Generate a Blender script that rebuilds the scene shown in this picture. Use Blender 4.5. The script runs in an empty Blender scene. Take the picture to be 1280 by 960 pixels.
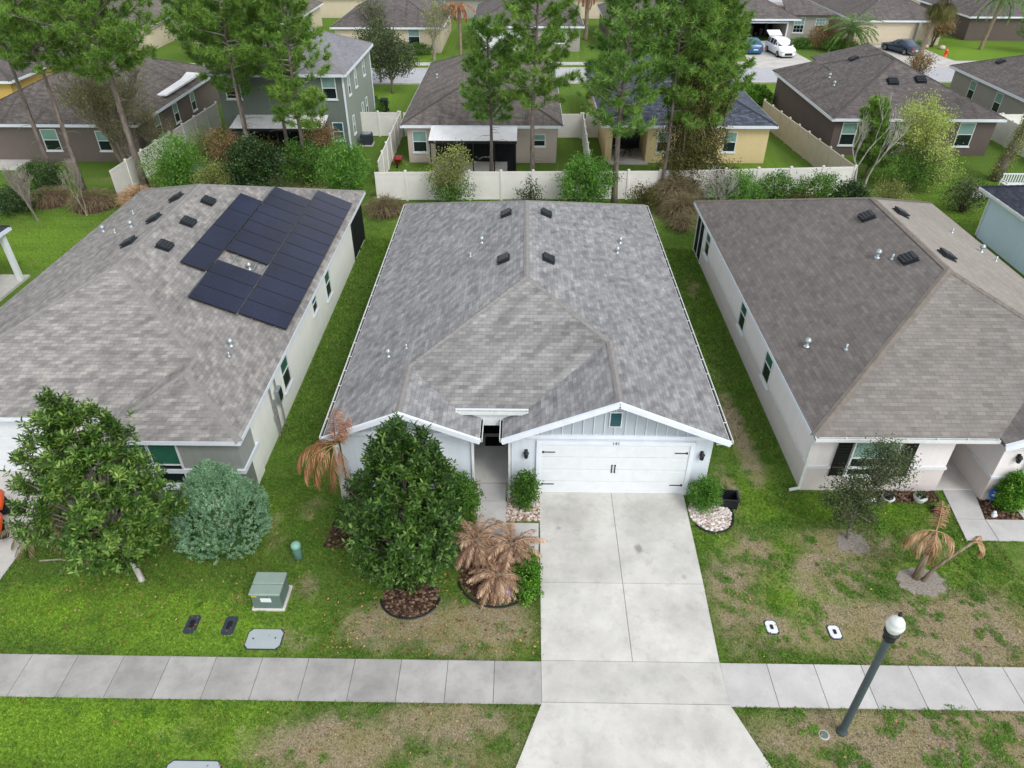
import bpy, math, random
import numpy as np
from mathutils import Vector
from math import sin, cos, pi, radians, sqrt, hypot, atan2
random.seed(7); RG = np.random.default_rng(7)
SC = bpy.context.scene
COL = SC.collection
EXPO = 1.18
def C(r, g, b, k=None):
    """a colour read off the photograph (sRGB 0-255) turned into a surface colour"""
    k = EXPO if k is None else k
    f = lambda c: (c/255/12.92 if c/255 <= .04045 else ((c/255+.055)/1.055)**2.4)/k
    return (min(f(r), .85), min(f(g), .85), min(f(b), .85), 1)

# ------------------------------------------------------------------ objects
ROOTLOC = {}
def tag(o, label=None, cat=None, group=None, kind=None):
    if label: o['label'] = label
    if cat: o['category'] = cat
    if group: o['group'] = group
    if kind: o['kind'] = kind
    return o
def thing(name, label, cat, loc=(0, 0, 0), rz=0, group=None):
    o = bpy.data.objects.new(name, None); COL.objects.link(o)
    o.location = loc; o.rotation_euler = (0, 0, rz); o.empty_display_size = .3
    ROOTLOC[o.name] = Vector(loc)
    return tag(o, label, cat, group)
def copy_thing(root, loc, rz=0, label=None, group=None, scale=None):
    r = root.copy(); COL.objects.link(r); r.location = loc; r.rotation_euler = (0, 0, rz)
    if scale: r.scale = scale
    if label: r['label'] = label
    if group: r['group'] = group
    for ch in list(root.children):
        c = ch.copy(); COL.objects.link(c); c.parent = r
        for g in list(ch.children):
            d = g.copy(); COL.objects.link(d); d.parent = c
    return r
def link(name, me, mat, parent=None, smooth=False):
    if mat is not None:
        for m in (mat if isinstance(mat, (list, tuple)) else [mat]): me.materials.append(m)
    o = bpy.data.objects.new(name, me); COL.objects.link(o)
    if smooth:
        me.polygons.foreach_set('use_smooth', [True]*len(me.polygons))
    if parent is not None:
        o.parent = parent
        if parent.name in ROOTLOC: ROOTLOC[o.name] = ROOTLOC[parent.name]
    return o
class MB:
    def __init__(s): s.v = []; s.f = []; s.m = []; s.uv = []
    def face(s, pts, mi=0, uv=None):
        n = len(s.v); s.v += [tuple(p) for p in pts]; s.f.append(tuple(range(n, n+len(pts)))); s.m.append(mi)
        s.uv.append(uv if uv else [(0, 0)]*len(pts)); return s
    def add(s, vs, fs, mi=0):
        n = len(s.v); s.v += [tuple(p) for p in vs]
        for f in fs: s.f.append(tuple(i+n for i in f)); s.m.append(mi); s.uv.append([(0, 0)]*len(f))
        return s
    def box(s, x0, x1, y0, y1, z0, z1, mi=0):
        v = [(x0,y0,z0),(x1,y0,z0),(x1,y1,z0),(x0,y1,z0),(x0,y0,z1),(x1,y0,z1),(x1,y1,z1),(x0,y1,z1)]
        return s.add(v, [(0,3,2,1),(4,5,6,7),(0,1,5,4),(1,2,6,5),(2,3,7,6),(3,0,4,7)], mi)
    def obox(s, c, u, v, w, a, b, d, mi=0):
        """box centred at c with half sizes a,b,d along unit vectors u,v,w"""
        c, u, v, w = map(Vector, (c, u, v, w)); P = []
        for k in (-1, 1):
            for i, j in ((-1,-1),(1,-1),(1,1),(-1,1)): P.append(c+u*(a*i)+v*(b*j)+w*(d*k))
        return s.add(P, [(0,3,2,1),(4,5,6,7),(0,1,5,4),(1,2,6,5),(2,3,7,6),(3,0,4,7)], mi)
    def beam(s, p0, p1, w, h, mi=0, up=(0,0,1)):
        p0, p1 = Vector(p0), Vector(p1); u = (p1-p0); L = u.length; u.normalize()
        v = Vector(up).cross(u)
        if v.length < 1e-4: v = Vector((1,0,0))
        v.normalize(); n = u.cross(v)
        return s.obox((p0+p1)/2, u, v, n, L/2, w/2, h/2, mi)
    def bevbox(s, x0, x1, y0, y1, z0, z1, r=.02, mi=0):
        """box with chamfered vertical and top edges"""
        P = []
        def ring(e, z):
            return [(x0+e+r,y0+e,z),(x1-e-r,y0+e,z),(x1-e,y0+e+r,z),(x1-e,y1-e-r,z),(x1-e-r,y1-e,z),(x0+e+r,y1-e,z),(x0+e,y1-e-r,z),(x0+e,y0+e+r,z)]
        P = ring(0, z0)+ring(0, z1-r)+ring(r, z1); F = [tuple(range(7,-1,-1)), tuple(range(16,24))]
        for k in (0, 8):
            for i in range(8): j = (i+1) % 8; F.append((k+i, k+j, k+8+j, k+8+i))
        return s.add(P, F, mi)
    def tube(s, pts, rad, n=7, mi=0, cap=True):
        pts = [Vector(p) for p in pts]; R = rad if isinstance(rad, (list, tuple)) else [rad]*len(pts)
        base = len(s.v); ref = None; V = []
        for i, p in enumerate(pts):
            d = (pts[min(i+1, len(pts)-1)]-pts[max(i-1, 0)])
            if d.length < 1e-6: d = Vector((0,0,1))
            d.normalize()
            if ref is None:
                ref = Vector((1,0,0)) if abs(d.x) < .8 else Vector((0,1,0))
            a = (ref-d*ref.dot(d)).normalized(); ref = a; b = d.cross(a)
            for k in range(n):
                t = 2*pi*k/n; V.append(p+(a*cos(t)+b*sin(t))*R[i])
        F = []
        for i in range(len(pts)-1):
            for k in range(n):
                q = (k+1) % n; F.append((i*n+k, i*n+q, (i+1)*n+q, (i+1)*n+k))
        if cap: F.append(tuple(range(n-1, -1, -1))); F.append(tuple((len(pts)-1)*n+k for k in range(n)))
        return s.add(V, F, mi)
    def lathe(s, c, prof, n=20, mi=0):
        c = Vector(c); return s.tube([c+Vector((0,0,z)) for r, z in prof], [max(r, .001) for r, z in prof], n, mi)
    def prism(s, poly, z0, z1, mi=0):
        n = len(poly); V = [(x,y,z0) for x,y in poly]+[(x,y,z1) for x,y in poly]
        F = [tuple(range(n-1,-1,-1)), tuple(range(n,2*n))]+[(i,(i+1)%n,n+(i+1)%n,n+i) for i in range(n)]
        return s.add(V, F, mi)
    def slab(s, pts, t, mi=0):
        """planar polygon with thickness t downwards, UVs along the slope in metres"""
        P = [Vector(p) for p in pts]; n = Vector((0,0,0))
        for i in range(len(P)): n += (P[i]-P[0]).cross(P[(i+1) % len(P)]-P[0])
        n.normalize()
        if n.z < 0: P.reverse(); n = -n
        u = Vector((0,0,1)).cross(n)
        u = u.normalized() if u.length > 1e-5 else Vector((1,0,0)); v = n.cross(u)
        s.face(P, mi, [(p.dot(u), p.dot(v)) for p in P])
        Q = [p-Vector((0,0,t)) for p in P]; s.face(list(reversed(Q)), mi)
        for i in range(len(P)):
            j = (i+1) % len(P); s.face([Q[i], Q[j], P[j], P[i]], mi)
        return s
    def build(s, name, mat, parent=None, smooth=False, world=True, off=None):
        o = Vector((0,0,0))
        if parent is not None and world: o = ROOTLOC.get(parent.name, o)
        if off is not None: o = Vector(off)
        me = bpy.data.meshes.new(name)
        me.from_pydata([(p[0]-o.x, p[1]-o.y, p[2]-o.z) for p in s.v], [], s.f)
        if any(s.m): me.polygons.foreach_set('material_index', s.m)
        uv = me.uv_layers.new(name='UVMap')
        flat = [c for f in s.uv for p in f for c in p]; uv.data.foreach_set('uv', flat)
        me.update()
        return link(name, me, mat, parent, smooth)
def single(name, mb, mat, label, cat, loc=(0,0,0), group=None, kind=None, smooth=False):
    """a thing that is one mesh: origin at loc"""
    o = mb.build(name, mat, None, smooth, off=loc); o.location = loc; ROOTLOC[o.name] = Vector(loc)
    return tag(o, label, cat, group, kind)
def np_mesh(name, V, nper, mat, parent=None, extra=None):
    """V: (n*nper,3) array, faces of nper verts each"""
    V = np.asarray(V, dtype=np.float32); n = len(V)//nper
    me = bpy.data.meshes.new(name)
    me.vertices.add(len(V)); me.vertices.foreach_set('co', V.ravel())
    me.loops.add(len(V)); me.loops.foreach_set('vertex_index', np.arange(len(V), dtype=np.int32))
    me.polygons.add(n); me.polygons.foreach_set('loop_start', np.arange(0, len(V), nper, dtype=np.int32))
    try: me.polygons.foreach_set('loop_total', np.full(n, nper, dtype=np.int32))
    except Exception: pass
    if extra:
        for k, a in extra.items():
            at = me.attributes.new(k, 'FLOAT', 'POINT'); at.data.foreach_set('value', np.asarray(a, dtype=np.float32))
    me.update(calc_edges=True); me.validate()
    return link(name, me, mat, parent)

# ------------------------------------------------------------------ materials
class NT:
    def __init__(s, name):
        s.mat = bpy.data.materials.new(name); s.mat.use_nodes = True; s.t = s.mat.node_tree; s.t.nodes.clear()
        s.out = s.n('ShaderNodeOutputMaterial'); s.b = s.n('ShaderNodeBsdfPrincipled'); s.l(s.b.outputs[0], s.out.inputs[0])
    def n(s, t, **k):
        x = s.t.nodes.new(t)
        for a, v in k.items(): setattr(x, a, v)
        return x
    def l(s, a, b): s.t.links.new(a, b)
    def val(s, sock, v):
        if hasattr(v, 'is_output') or isinstance(v, bpy.types.NodeSocket): s.l(v, sock)
        else: sock.default_value = v
    def coord(s, kind='Object'): return s.n('ShaderNodeTexCoord').outputs[kind]
    def mapping(s, vec, scale=(1,1,1), rot=(0,0,0), loc=(0,0,0)):
        m = s.n('ShaderNodeMapping'); s.l(vec, m.inputs['Vector']); m.inputs['Scale'].default_value = scale
        m.inputs['Rotation'].default_value = rot; m.inputs['Location'].default_value = loc; return m.outputs[0]
    def noise(s, vec, scale=5, detail=4, rough=.55, dist=0):
        x = s.n('ShaderNodeTexNoise'); s.l(vec, x.inputs['Vector']); x.inputs['Scale'].default_value = scale
        x.inputs['Detail'].default_value = detail; x.inputs['Roughness'].default_value = rough; x.inputs['Distortion'].default_value = dist
        return x.outputs['Fac']
    def ramp(s, fac, stops):
        r = s.n('ShaderNodeValToRGB'); s.l(fac, r.inputs[0]); e = r.color_ramp.elements
        while len(e) < len(stops): e.new(.5)
        for i, (p, c) in enumerate(stops):
            e[i].position = p; e[i].color = c if isinstance(c, (tuple, list)) else (c, c, c, 1)
        return r.outputs[0]
    def mix(s, f, a, b, mode='MIX'):
        m = s.n('ShaderNodeMix', data_type='RGBA', blend_type=mode); s.val(m.inputs[0], f); s.val(m.inputs[6], a); s.val(m.inputs[7], b); return m.outputs[2]
    def math(s, op, a, b=0, clamp=False):
        m = s.n('ShaderNodeMath', operation=op, use_clamp=clamp); s.val(m.inputs[0], a); s.val(m.inputs[1], b); return m.outputs[0]
    def bump(s, h, strength=.3, dist=.02):
        b = s.n('ShaderNodeBump'); s.l(h, b.inputs['Height']); b.inputs['Strength'].default_value = strength
        b.inputs['Distance'].default_value = dist; s.l(b.outputs[0], s.b.inputs['Normal'])
    def fin(s, col, rough=.8, spec=.3, metal=0):
        s.val(s.b.inputs['Base Color'], col); s.val(s.b.inputs['Roughness'], rough)
        s.b.inputs['Specular IOR Level'].default_value = spec; s.b.inputs['Metallic'].default_value = metal; return s.mat
def plain(name, c, rough=.6, spec=.3, metal=0, var=.12, scale=3, bump=0, bscale=60):
    """paint, plastic or metal with faint dirt"""
    t = NT(name); co = t.coord()
    d = t.ramp(t.noise(co, scale, 5), [(.3, 1-var), (.7, 1+0*var)])
    t.fin(t.mix(1, c, d, 'MULTIPLY'), rough, spec, metal)
    if bump: t.bump(t.noise(co, bscale, 3), bump, .01)
    return t.mat
def stucco(name, c, var=.14, dirt=.25):
    t = NT(name); co = t.coord()
    d = t.ramp(t.noise(co, 1.3, 6, .6), [(.3, 1-var), (.72, 1.0)])
    st = t.ramp(t.noise(t.mapping(co, (5, 5, .5)), 1.5, 4), [(.35, 1-var*.6), (.6, 1.0)])
    sp = t.n('ShaderNodeSeparateXYZ'); t.l(co, sp.inputs[0])
    hz = t.n('ShaderNodeMapRange'); t.l(t.math('ADD', sp.outputs[2], t.math('MULTIPLY', t.noise(co, 3, 4), .5)), hz.inputs[0])
    hz.inputs[1].default_value = .1; hz.inputs[2].default_value = .85; hz.inputs[3].default_value = 1-dirt; hz.inputs[4].default_value = 1
    x = t.mix(1, c, d, 'MULTIPLY'); x = t.mix(1, x, st, 'MULTIPLY'); x = t.mix(1, x, hz.outputs[0], 'MULTIPLY')
    t.fin(x, .92, .15); t.bump(t.noise(co, 70, 3), .25, .008); return t.mat
def shingle(name, dark, mid, light, bw=.27, rh=.14, band=.3, stain=.1, rot=.6, contrast=.62, stainc=(.3,.3,.3,1), an=(.75,1.6), ns=2.1):
    t = NT(name); uv = t.coord('UV'); co = t.coord()
    def brick(w, h, off=.5, loc=(0,0,0), mort=.006):
        b = t.n('ShaderNodeTexBrick'); t.l(t.mapping(uv, loc=loc), b.inputs['Vector']); b.offset = off; b.offset_frequency = 2; b.squash = 1
        b.inputs['Color1'].default_value = (0,0,0,1); b.inputs['Color2'].default_value = (1,1,1,1); b.inputs['Mortar'].default_value = (.5,.5,.5,1)
        b.inputs['Scale'].default_value = 1; b.inputs['Mortar Size'].default_value = mort; b.inputs['Mortar Smooth'].default_value = .3
        b.inputs['Brick Width'].default_value = w; b.inputs['Row Height'].default_value = h; return b
    b1 = brick(bw, rh); b2 = brick(bw*2.3, rh, .37, (3.3, 0, 0), .0)
    r = t.math('ADD', t.math('MULTIPLY', b1.outputs[0], .42*contrast), t.math('MULTIPLY', b2.outputs[0], .30*contrast))
    wv = t.noise(t.mapping(t.mapping(uv, rot=(0, 0, rot)), (an[0], an[1], 1)), ns, 3, .5)
    r = t.math('ADD', r, t.math('MULTIPLY', t.math('SUBTRACT', wv, .5), band*2.6))
    gr = t.noise(co, 45, 2); r = t.math('ADD', r, t.math('MULTIPLY', t.math('SUBTRACT', gr, .5), .35))
    r = t.math('ADD', r, .5-.36*contrast)
    col = t.ramp(r, [(.12, dark), (.5, mid), (.9, light)])
    col = t.mix(t.math('MULTIPLY', b1.outputs[1], .42), col, (dark[0]*.35, dark[1]*.35, dark[2]*.35, 1))
    big = t.ramp(t.noise(co, .22, 5, .6), [(.35, 1.06), (.7, .88)])
    col = t.mix(1, col, big, 'MULTIPLY')
    stk = t.ramp(t.noise(t.mapping(uv, (1.6, .16, 1)), 1.0, 5, .6), [(.5, 0.), (.72, 1.)])
    col = t.mix(t.math('MULTIPLY', stk, stain), col, stainc)
    t.fin(col, .93, .18)
    h = t.math('ADD', t.math('MULTIPLY', b1.outputs[1], -1.0), t.math('MULTIPLY', gr, .4)); t.bump(h, .5, .012)
    return t.mat
def concrete(name, c, dark=.72, stain=.5, spots=()):
    t = NT(name); co = t.coord(); g = t.n('ShaderNodeNewGeometry')
    a = t.ramp(t.noise(co, .9, 6, .62), [(.32, dark), (.62, 1.0)])
    f = t.ramp(t.noise(co, 55, 2), [(.3, .93), (.7, 1.04)])
    isl = t.ramp(g.outputs['Random Per Island'], [(0, .88), (1, 1.04)])
    col = t.mix(1, t.mix(1, t.mix(1, c, a, 'MULTIPLY'), f, 'MULTIPLY'), isl, 'MULTIPLY')
    s = t.ramp(t.noise(t.mapping(co, (1, 1, 1), loc=(5, 2, 0)), 2.3, 7, .7), [(.52, 0.), (.74, 1.)])
    col = t.mix(t.math('MULTIPLY', s, stain*.5), col, (c[0]*.45, c[1]*.44, c[2]*.42, 1))
    for sx, sy, rx, ry, k in spots:
        v = t.n('ShaderNodeVectorMath', operation='LENGTH'); t.l(t.mapping(co, (1/rx, 1/ry, 0), loc=(-sx/rx, -sy/ry, 0)), v.inputs[0])
        d = t.math('ADD', v.outputs['Value'], t.math('MULTIPLY', t.math('SUBTRACT', t.noise(co, 3.5, 5, .7), .5), 1.3))
        col = t.mix(t.math('MULTIPLY', t.ramp(d, [(.45, 1.), (1.0, 0.)]), k), col, (c[0]*.35, c[1]*.33, c[2]*.30, 1))
    t.fin(col, .9, .2); t.bump(t.noise(co, 90, 3), .12, .005); return t.mat
def foliage(name, cols, rough=.5, spec=.35, trans=.25, patch=1.0, pw=.5):
    """cols: dark, mid, light"""
    t = NT(name); g = t.n('ShaderNodeNewGeometry'); co = t.coord()
    r = t.math('ADD', t.math('MULTIPLY', g.outputs['Random Per Island'], 1-pw), t.math('MULTIPLY', t.math('MULTIPLY', t.math('SUBTRACT', t.noise(co, patch, 3), .28), 2.2), pw))
    col = t.ramp(r, [(0.08, cols[0]), (.5, cols[1]), (.92, cols[2])])
    t.fin(col, rough, spec)
    if trans:
        tr = t.n('ShaderNodeBsdfTranslucent'); t.l(col, tr.inputs[0]); m = t.n('ShaderNodeMixShader'); m.inputs[0].default_value = trans
        t.l(t.b.outputs[0], m.inputs[1]); t.l(tr.outputs[0], m.inputs[2]); t.l(m.outputs[0], t.out.inputs[0])
    return t.mat
def bark(name, c1, c2, sc=6):
    t = NT(name); co = t.coord()
    n = t.noise(t.mapping(co, (1, 1, .25)), sc, 6, .65); t.fin(t.ramp(n, [(.35, c1), (.65, c2)]), .95, .1); t.bump(n, .6, .03); return t.mat
def speckle(name, stops, scale=22, rough=.85, bump=.7):
    """gravel, mulch: voronoi cells each of its own colour"""
    t = NT(name); co = t.coord(); v = t.n('ShaderNodeTexVoronoi'); t.l(co, v.inputs['Vector']); v.inputs['Scale'].default_value = scale
    sp = t.n('ShaderNodeSeparateColor'); t.l(v.outputs['Color'], sp.inputs[0])
    t.fin(t.ramp(sp.outputs[0], stops), rough, .2); t.bump(t.math('SUBTRACT', 1.0, v.outputs['Distance']), bump, .03); return t.mat
def solar_mat():
    t = NT('solar_cell_glass'); uv = t.coord('UV')
    b = t.n('ShaderNodeTexBrick'); t.l(uv, b.inputs['Vector']); b.offset = 0
    b.inputs['Color1'].default_value = C(30, 36, 58); b.inputs['Color2'].default_value = C(34, 40, 64); b.inputs['Mortar'].default_value = C(44, 50, 74)
    b.inputs['Scale'].default_value = 1; b.inputs['Mortar Size'].default_value = .004; b.inputs['Brick Width'].default_value = .17; b.inputs['Row Height'].default_value = .17
    n = t.ramp(t.noise(t.coord(), .35, 3), [(.3, .75), (.7, 1.35)])
    t.fin(t.mix(1, b.outputs[0], n, 'MULTIPLY'), .3, .22); return t.mat

M = {}
M['white'] = plain('white_paint', C(226, 230, 233, 1.1), .5, .3, var=.07)
M['fascia'] = plain('white_fascia_paint', C(224, 230, 238, 1.05), .5, .3, var=.09)
M['gutter'] = plain('white_gutter_metal', C(228, 232, 230, 1.1), .4, .4, var=.16, scale=4)
M['gutterin'] = plain('gutter_debris', C(70, 66, 56), .9, .1, var=.5, scale=8)
M['wall_main'] = stucco('pale_blue_stucco', C(206,214,222,1.0), .08, .16)
M['batten'] = plain('grey_blue_siding', C(182, 191, 200), .75, .2, var=.08)
M['battenl'] = plain('grey_blue_batten', C(206, 214, 222), .75, .2, var=.06)
M['wall_left'] = stucco('cream_stucco', C(218, 219, 211, .84), .07, .18)
M['wall_left_grey'] = stucco('grey_stucco', C(132, 138, 128), .1, .2)
M['wall_left_front'] = stucco('light_grey_stucco', C(166, 170, 166), .1, .1)
M['wall_right'] = stucco('pale_pink_stucco', C(220, 214, 214, .88), .06, .15)
M['wall_right_low'] = stucco('beige_grey_stucco', C(206,198,195,.95), .06, .15)
M['glass_up'] = plain('blind_behind_glass', C(140, 176, 168), .12, .6, var=.25, scale=1.5)
M['glass_lo'] = plain('dark_window_glass', C(34, 44, 50), .1, .6, var=.4, scale=1.5)
M['glass_green'] = plain('green_reflecting_glass', C(52, 110, 92), .1, .6, var=.2)
M['screen'] = plain('dark_screen_mesh', C(34, 38, 40), .8, .1, var=.3)
M['black'] = plain('black_metal', C(30, 31, 33), .5, .4, var=.2)
M['blackp'] = plain('black_plastic', C(34, 38, 42), .45, .4, var=.25)
M['vent'] = plain('black_vent_plastic', C(44, 50, 56), .5, .35, var=.3, scale=9)
M['steel'] = plain('galvanised_steel', C(185, 195, 200), .35, .5, .6, var=.2)
M['dark'] = plain('dark_interior', C(22, 22, 24), .9, .05)
M['teal'] = plain('teal_louvre', C(44, 92, 98), .6, .3, var=.15)
M['roof_main'] = shingle('taupe_grey_shingles', C(112,112,114), C(145,145,147), C(179,178,176), band=.42, contrast=.62, rot=.65)
M['roof_front'] = shingle('banded_taupe_shingles', C(107,106,106), C(140,139,138), C(173,171,169), band=.42, rot=-.8, contrast=.62, an=(.35,1.5), ns=1.5)
M['roof_left'] = shingle('warm_grey_shingles', C(114,112,110), C(146,143,140), C(182,177,170), band=.42, contrast=.62, rot=-.6)
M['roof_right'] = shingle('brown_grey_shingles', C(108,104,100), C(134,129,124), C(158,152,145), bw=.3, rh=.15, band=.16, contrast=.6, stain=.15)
M['roof_right_dark'] = shingle('darker_grey_shingles', C(96,92,90), C(120,115,112), C(144,138,134), bw=.3, rh=.15, band=.16, contrast=.55, stain=.2, stainc=C(84,80,80))  # darker copy of the right house shingles, for the slopes facing left
M['roof_right_light'] = shingle('paler_grey_shingles', C(136,130,124), C(156,149,142), C(174,166,158), bw=.3, rh=.15, band=.14, contrast=.5, stain=.1)  # paler copy of the same shingles, for the slope facing right
M['roof_brown'] = shingle('dark_brown_shingles', C(84,80,79), C(108,102,100), C(132,126,122), band=.25, stain=.5, stainc=C(58,54,54), contrast=.6)
M['roof_tan'] = shingle('stained_tan_shingles', C(92,86,83), C(120,113,108), C(148,140,134), band=.3, stain=.75, stainc=C(62,58,58), contrast=.6)
M['roof_grey'] = shingle('mid_grey_shingles', C(116,116,122), C(140,140,146), C(160,160,164), band=.2, stain=.1, contrast=.5)
M['roof_slate'] = shingle('blue_black_shingles', C(54,60,72), C(78,85,98), C(112,118,130), band=.3, stain=.1, contrast=1.0)
M['roof_navy'] = shingle('navy_shingles', C(48,52,62), C(64,68,80), C(84,88,100), band=.3, stain=.0, contrast=.7)
M['cap_main'] = plain('ridge_cap_shingles', C(150,147,144), .93, .15, var=.22, scale=5)
M['cap_right'] = plain('ridge_cap_brown', C(138,130,122), .93, .15, var=.28, scale=4)
M['cap_dark'] = plain('ridge_cap_dark', C(98,92,90), .93, .15, var=.3, scale=4)
M['conc'] = concrete('driveway_concrete', C(206,203,197,1.08), .78, .5)
M['drive'] = concrete('stained_driveway_concrete', C(207,205,199,1.03), .78, .8, [(3.68,15.15,.16,.26,.75),(1.6,16.6,1.3,.9,.22),(4.4,16.8,1.2,.8,.2),(2.0,14.6,.8,1.2,.14),(4.6,12.6,.9,1.0,.12),(1.3,12.3,.5,1.3,.13),(4.2,9.4,1.4,.7,.1),(1.25,16.0,.12,.1,.4),(4.9,14.1,.1,.12,.35)])
M['walk'] = concrete('sidewalk_concrete', C(178,176,173,1.05), .7, .7)
M['walkr'] = concrete('clean_sidewalk_concrete', C(200,198,196,1.08), .82, .45)
M['road'] = concrete('pale_road', C(186,187,192,1.05), .88, .3)
M['solar'] = solar_mat()
M['gravel'] = speckle('river_pebbles', [(0, C(112,84,66)), (.35, C(176,150,132)), (.6, C(206,190,178)), (.85, C(232,226,220)), (1, C(150,110,84))], 17)
M['whitegravel'] = speckle('white_pebbles', [(0, C(140,118,106)), (.3, C(196,182,172)), (.6, C(224,216,210)), (1, C(240,236,232))], 15)
M['mulch'] = speckle('brown_mulch', [(0, C(52,38,32)), (.5, C(84,62,52)), (1, C(124,98,82))], 26)
M['soil'] = speckle('grey_sand', [(0, C(126,120,112)), (.5, C(150,143,134)), (1, C(168,162,152))], 40, bump=.3)
M['fence'] = plain('white_vinyl', C(228,225,219,1.02), .5, .3, var=.12, scale=1.2)
M['fencetan'] = plain('tan_vinyl', C(212,200,184), .55, .3, var=.1, scale=1.2)
M['bark_pine'] = bark('pine_bark', C(92,82,76), C(140,130,122))
M['bark_grey'] = bark('grey_bark', C(120,112,104), C(166,158,148))
M['bark_pale'] = bark('pale_bark', C(150,146,140), C(204,200,194))
M['bark_dark'] = bark('dark_twigs', C(70,62,54), C(112,100,88))
M['twig'] = bark('brown_twigs', C(100,92,78), C(146,136,118))
M['bark_palm'] = bark('palm_trunk', C(112,98,82), C(160,146,126), 9)
G = lambda r, g, b: C(r, g, b, .72)
M['needle'] = foliage('pine_needles', [G(50,80,28), G(92,126,50), G(142,166,82)], .55, .25, .3, .9, .5)
M['needle_d'] = foliage('deep_pine_needles', [G(50,82,34), G(92,128,56), G(140,166,84)], .55, .25, .3, .9, .5)
M['magnolia'] = foliage('glossy_magnolia_leaf', [C(20,40,12,.9), C(50,82,26,.9), C(114,144,68,.9)], .42, .3, .2, 1.2, .4)
M['magnolia2'] = foliage('olive_magnolia_leaf', [C(26,46,14,.85), C(64,98,32,.85), C(134,158,78,.85)], .42, .3, .2, 1.2, .4)
M['juniper'] = foliage('blue_green_needles', [G(56,88,60), G(106,142,108), G(164,190,158)], .7, .2, .2, 1.5, .45)
M['leaf_bright'] = foliage('bright_green_leaf', [G(46,82,26), G(78,122,44), G(126,160,74)], .5, .3, .35, 1.5)
M['leaf_mid'] = foliage('mid_green_leaf', [G(38,66,24), G(70,106,40), G(112,146,66)], .5, .3, .3, 1.2)
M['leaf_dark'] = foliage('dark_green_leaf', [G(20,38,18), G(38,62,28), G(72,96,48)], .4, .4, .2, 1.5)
M['leaf_olive'] = foliage('olive_leaf', [G(78,86,44), G(116,124,70), G(160,164,102)], .6, .2, .35, 1)
M['leaf_lime'] = foliage('lime_leaf', [G(110,126,60), G(146,160,84), G(180,190,118)], .6, .2, .4, 1)
M['leaf_hedge'] = foliage('hedge_leaf', [G(36,68,18), G(70,114,30), G(118,158,56)], .5, .3, .25, 2.5)
M['leaf_red'] = foliage('reddish_leaf', [G(84,72,48), G(124,104,72), G(156,130,96)], .6, .2, .3, 1.5)
M['leaf_oak'] = foliage('grey_green_leaf', [C(44,60,36), C(82,98,60), C(130,140,98)], .5, .3, .25, 2)
M['dry'] = foliage('dry_frond', [C(132,100,72,1), C(188,152,118,.95), C(226,200,166,.95)], .8, .1, .3, 2)
M['dryred'] = foliage('rusty_frond', [C(112,72,50,1), C(166,118,86,.95), C(214,172,136,.95)], .8, .1, .3, 2)
M['sago'] = foliage('pinkish_dry_frond', [C(118,92,72,1), C(180,148,122,.95), C(222,198,172,.95)], .8, .1, .3, 2.2)
M['drygrass'] = foliage('dry_grass', [C(104,92,68), C(146,134,102), C(186,174,140)], .9, .1, .3, 1.5)
M['palm'] = foliage('palm_leaf', [G(44,72,34), G(84,116,54), G(134,158,86)], .5, .3, .3, 1)
M['orange'] = plain('orange_paint', C(232, 92, 28), .35, .5, var=.2)
M['rubber'] = plain('black_rubber', C(34, 34, 36), .85, .2, var=.3)
M['flower'] = foliage('orange_bloom', [G(200,120,30), G(230,160,50), G(240,190,90)], .6, .2, .2)
M['vine'] = foliage('vine_leaf', [C(54,58,26), C(94,96,48), C(140,134,80)], .6, .2, .25, 1.2)
# ------------------------------------------------------------------ camera, light, sky
cam = bpy.data.cameras.new('camera'); co_ = bpy.data.objects.new('camera', cam); COL.objects.link(co_)
co_.location = (0, 0, 17.13); co_.rotation_euler = (pi/2-.6212, 0, .01587)
cam.sensor_width = 36; cam.lens = 896.77/1280*36; cam.clip_end = 4000; cam.clip_start = .2
SC.camera = co_
SC.render.resolution_x = 1024; SC.render.resolution_y = 768
SC.view_settings.view_transform = 'Standard'; SC.view_settings.look = 'None'; SC.view_settings.exposure = 0
w = bpy.data.worlds.new('World'); SC.world = w; w.use_nodes = True; wt = w.node_tree; wt.nodes.clear()
sky = wt.nodes.new('ShaderNodeTexSky'); sky.sky_type = 'NISHITA'; sky.sun_disc = False
SUN_EL, SUN_AZ = radians(46), radians(142)      # azimuth measured from +Y towards +X
sky.sun_elevation = SUN_EL; sky.sun_rotation = SUN_AZ; sky.air_density = 1.0; sky.dust_density = 1.0; sky.ozone_density = 1
hs = wt.nodes.new('ShaderNodeHueSaturation'); hs.inputs['Saturation'].default_value = .16; hs.inputs['Value'].default_value = 2.0
bg = wt.nodes.new('ShaderNodeBackground'); bg.inputs[1].default_value = .15
wo = wt.nodes.new('ShaderNodeOutputWorld')
wt.links.new(sky.outputs[0], hs.inputs['Color']); wt.links.new(hs.outputs[0], bg.inputs[0]); wt.links.new(bg.outputs[0], wo.inputs[0])
sl = bpy.data.lights.new('sun', 'SUN'); sl.energy = 1.35; sl.angle = radians(18); sl.color = (1, .98, .95)
so = bpy.data.objects.new('sun', sl); COL.objects.link(so)
dv = Vector((sin(SUN_AZ)*cos(SUN_EL), cos(SUN_AZ)*cos(SUN_EL), sin(SUN_EL)))
so.rotation_euler = dv.to_track_quat('Z', 'Y').to_euler(); so.location = (20, 20, 60)

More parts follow.
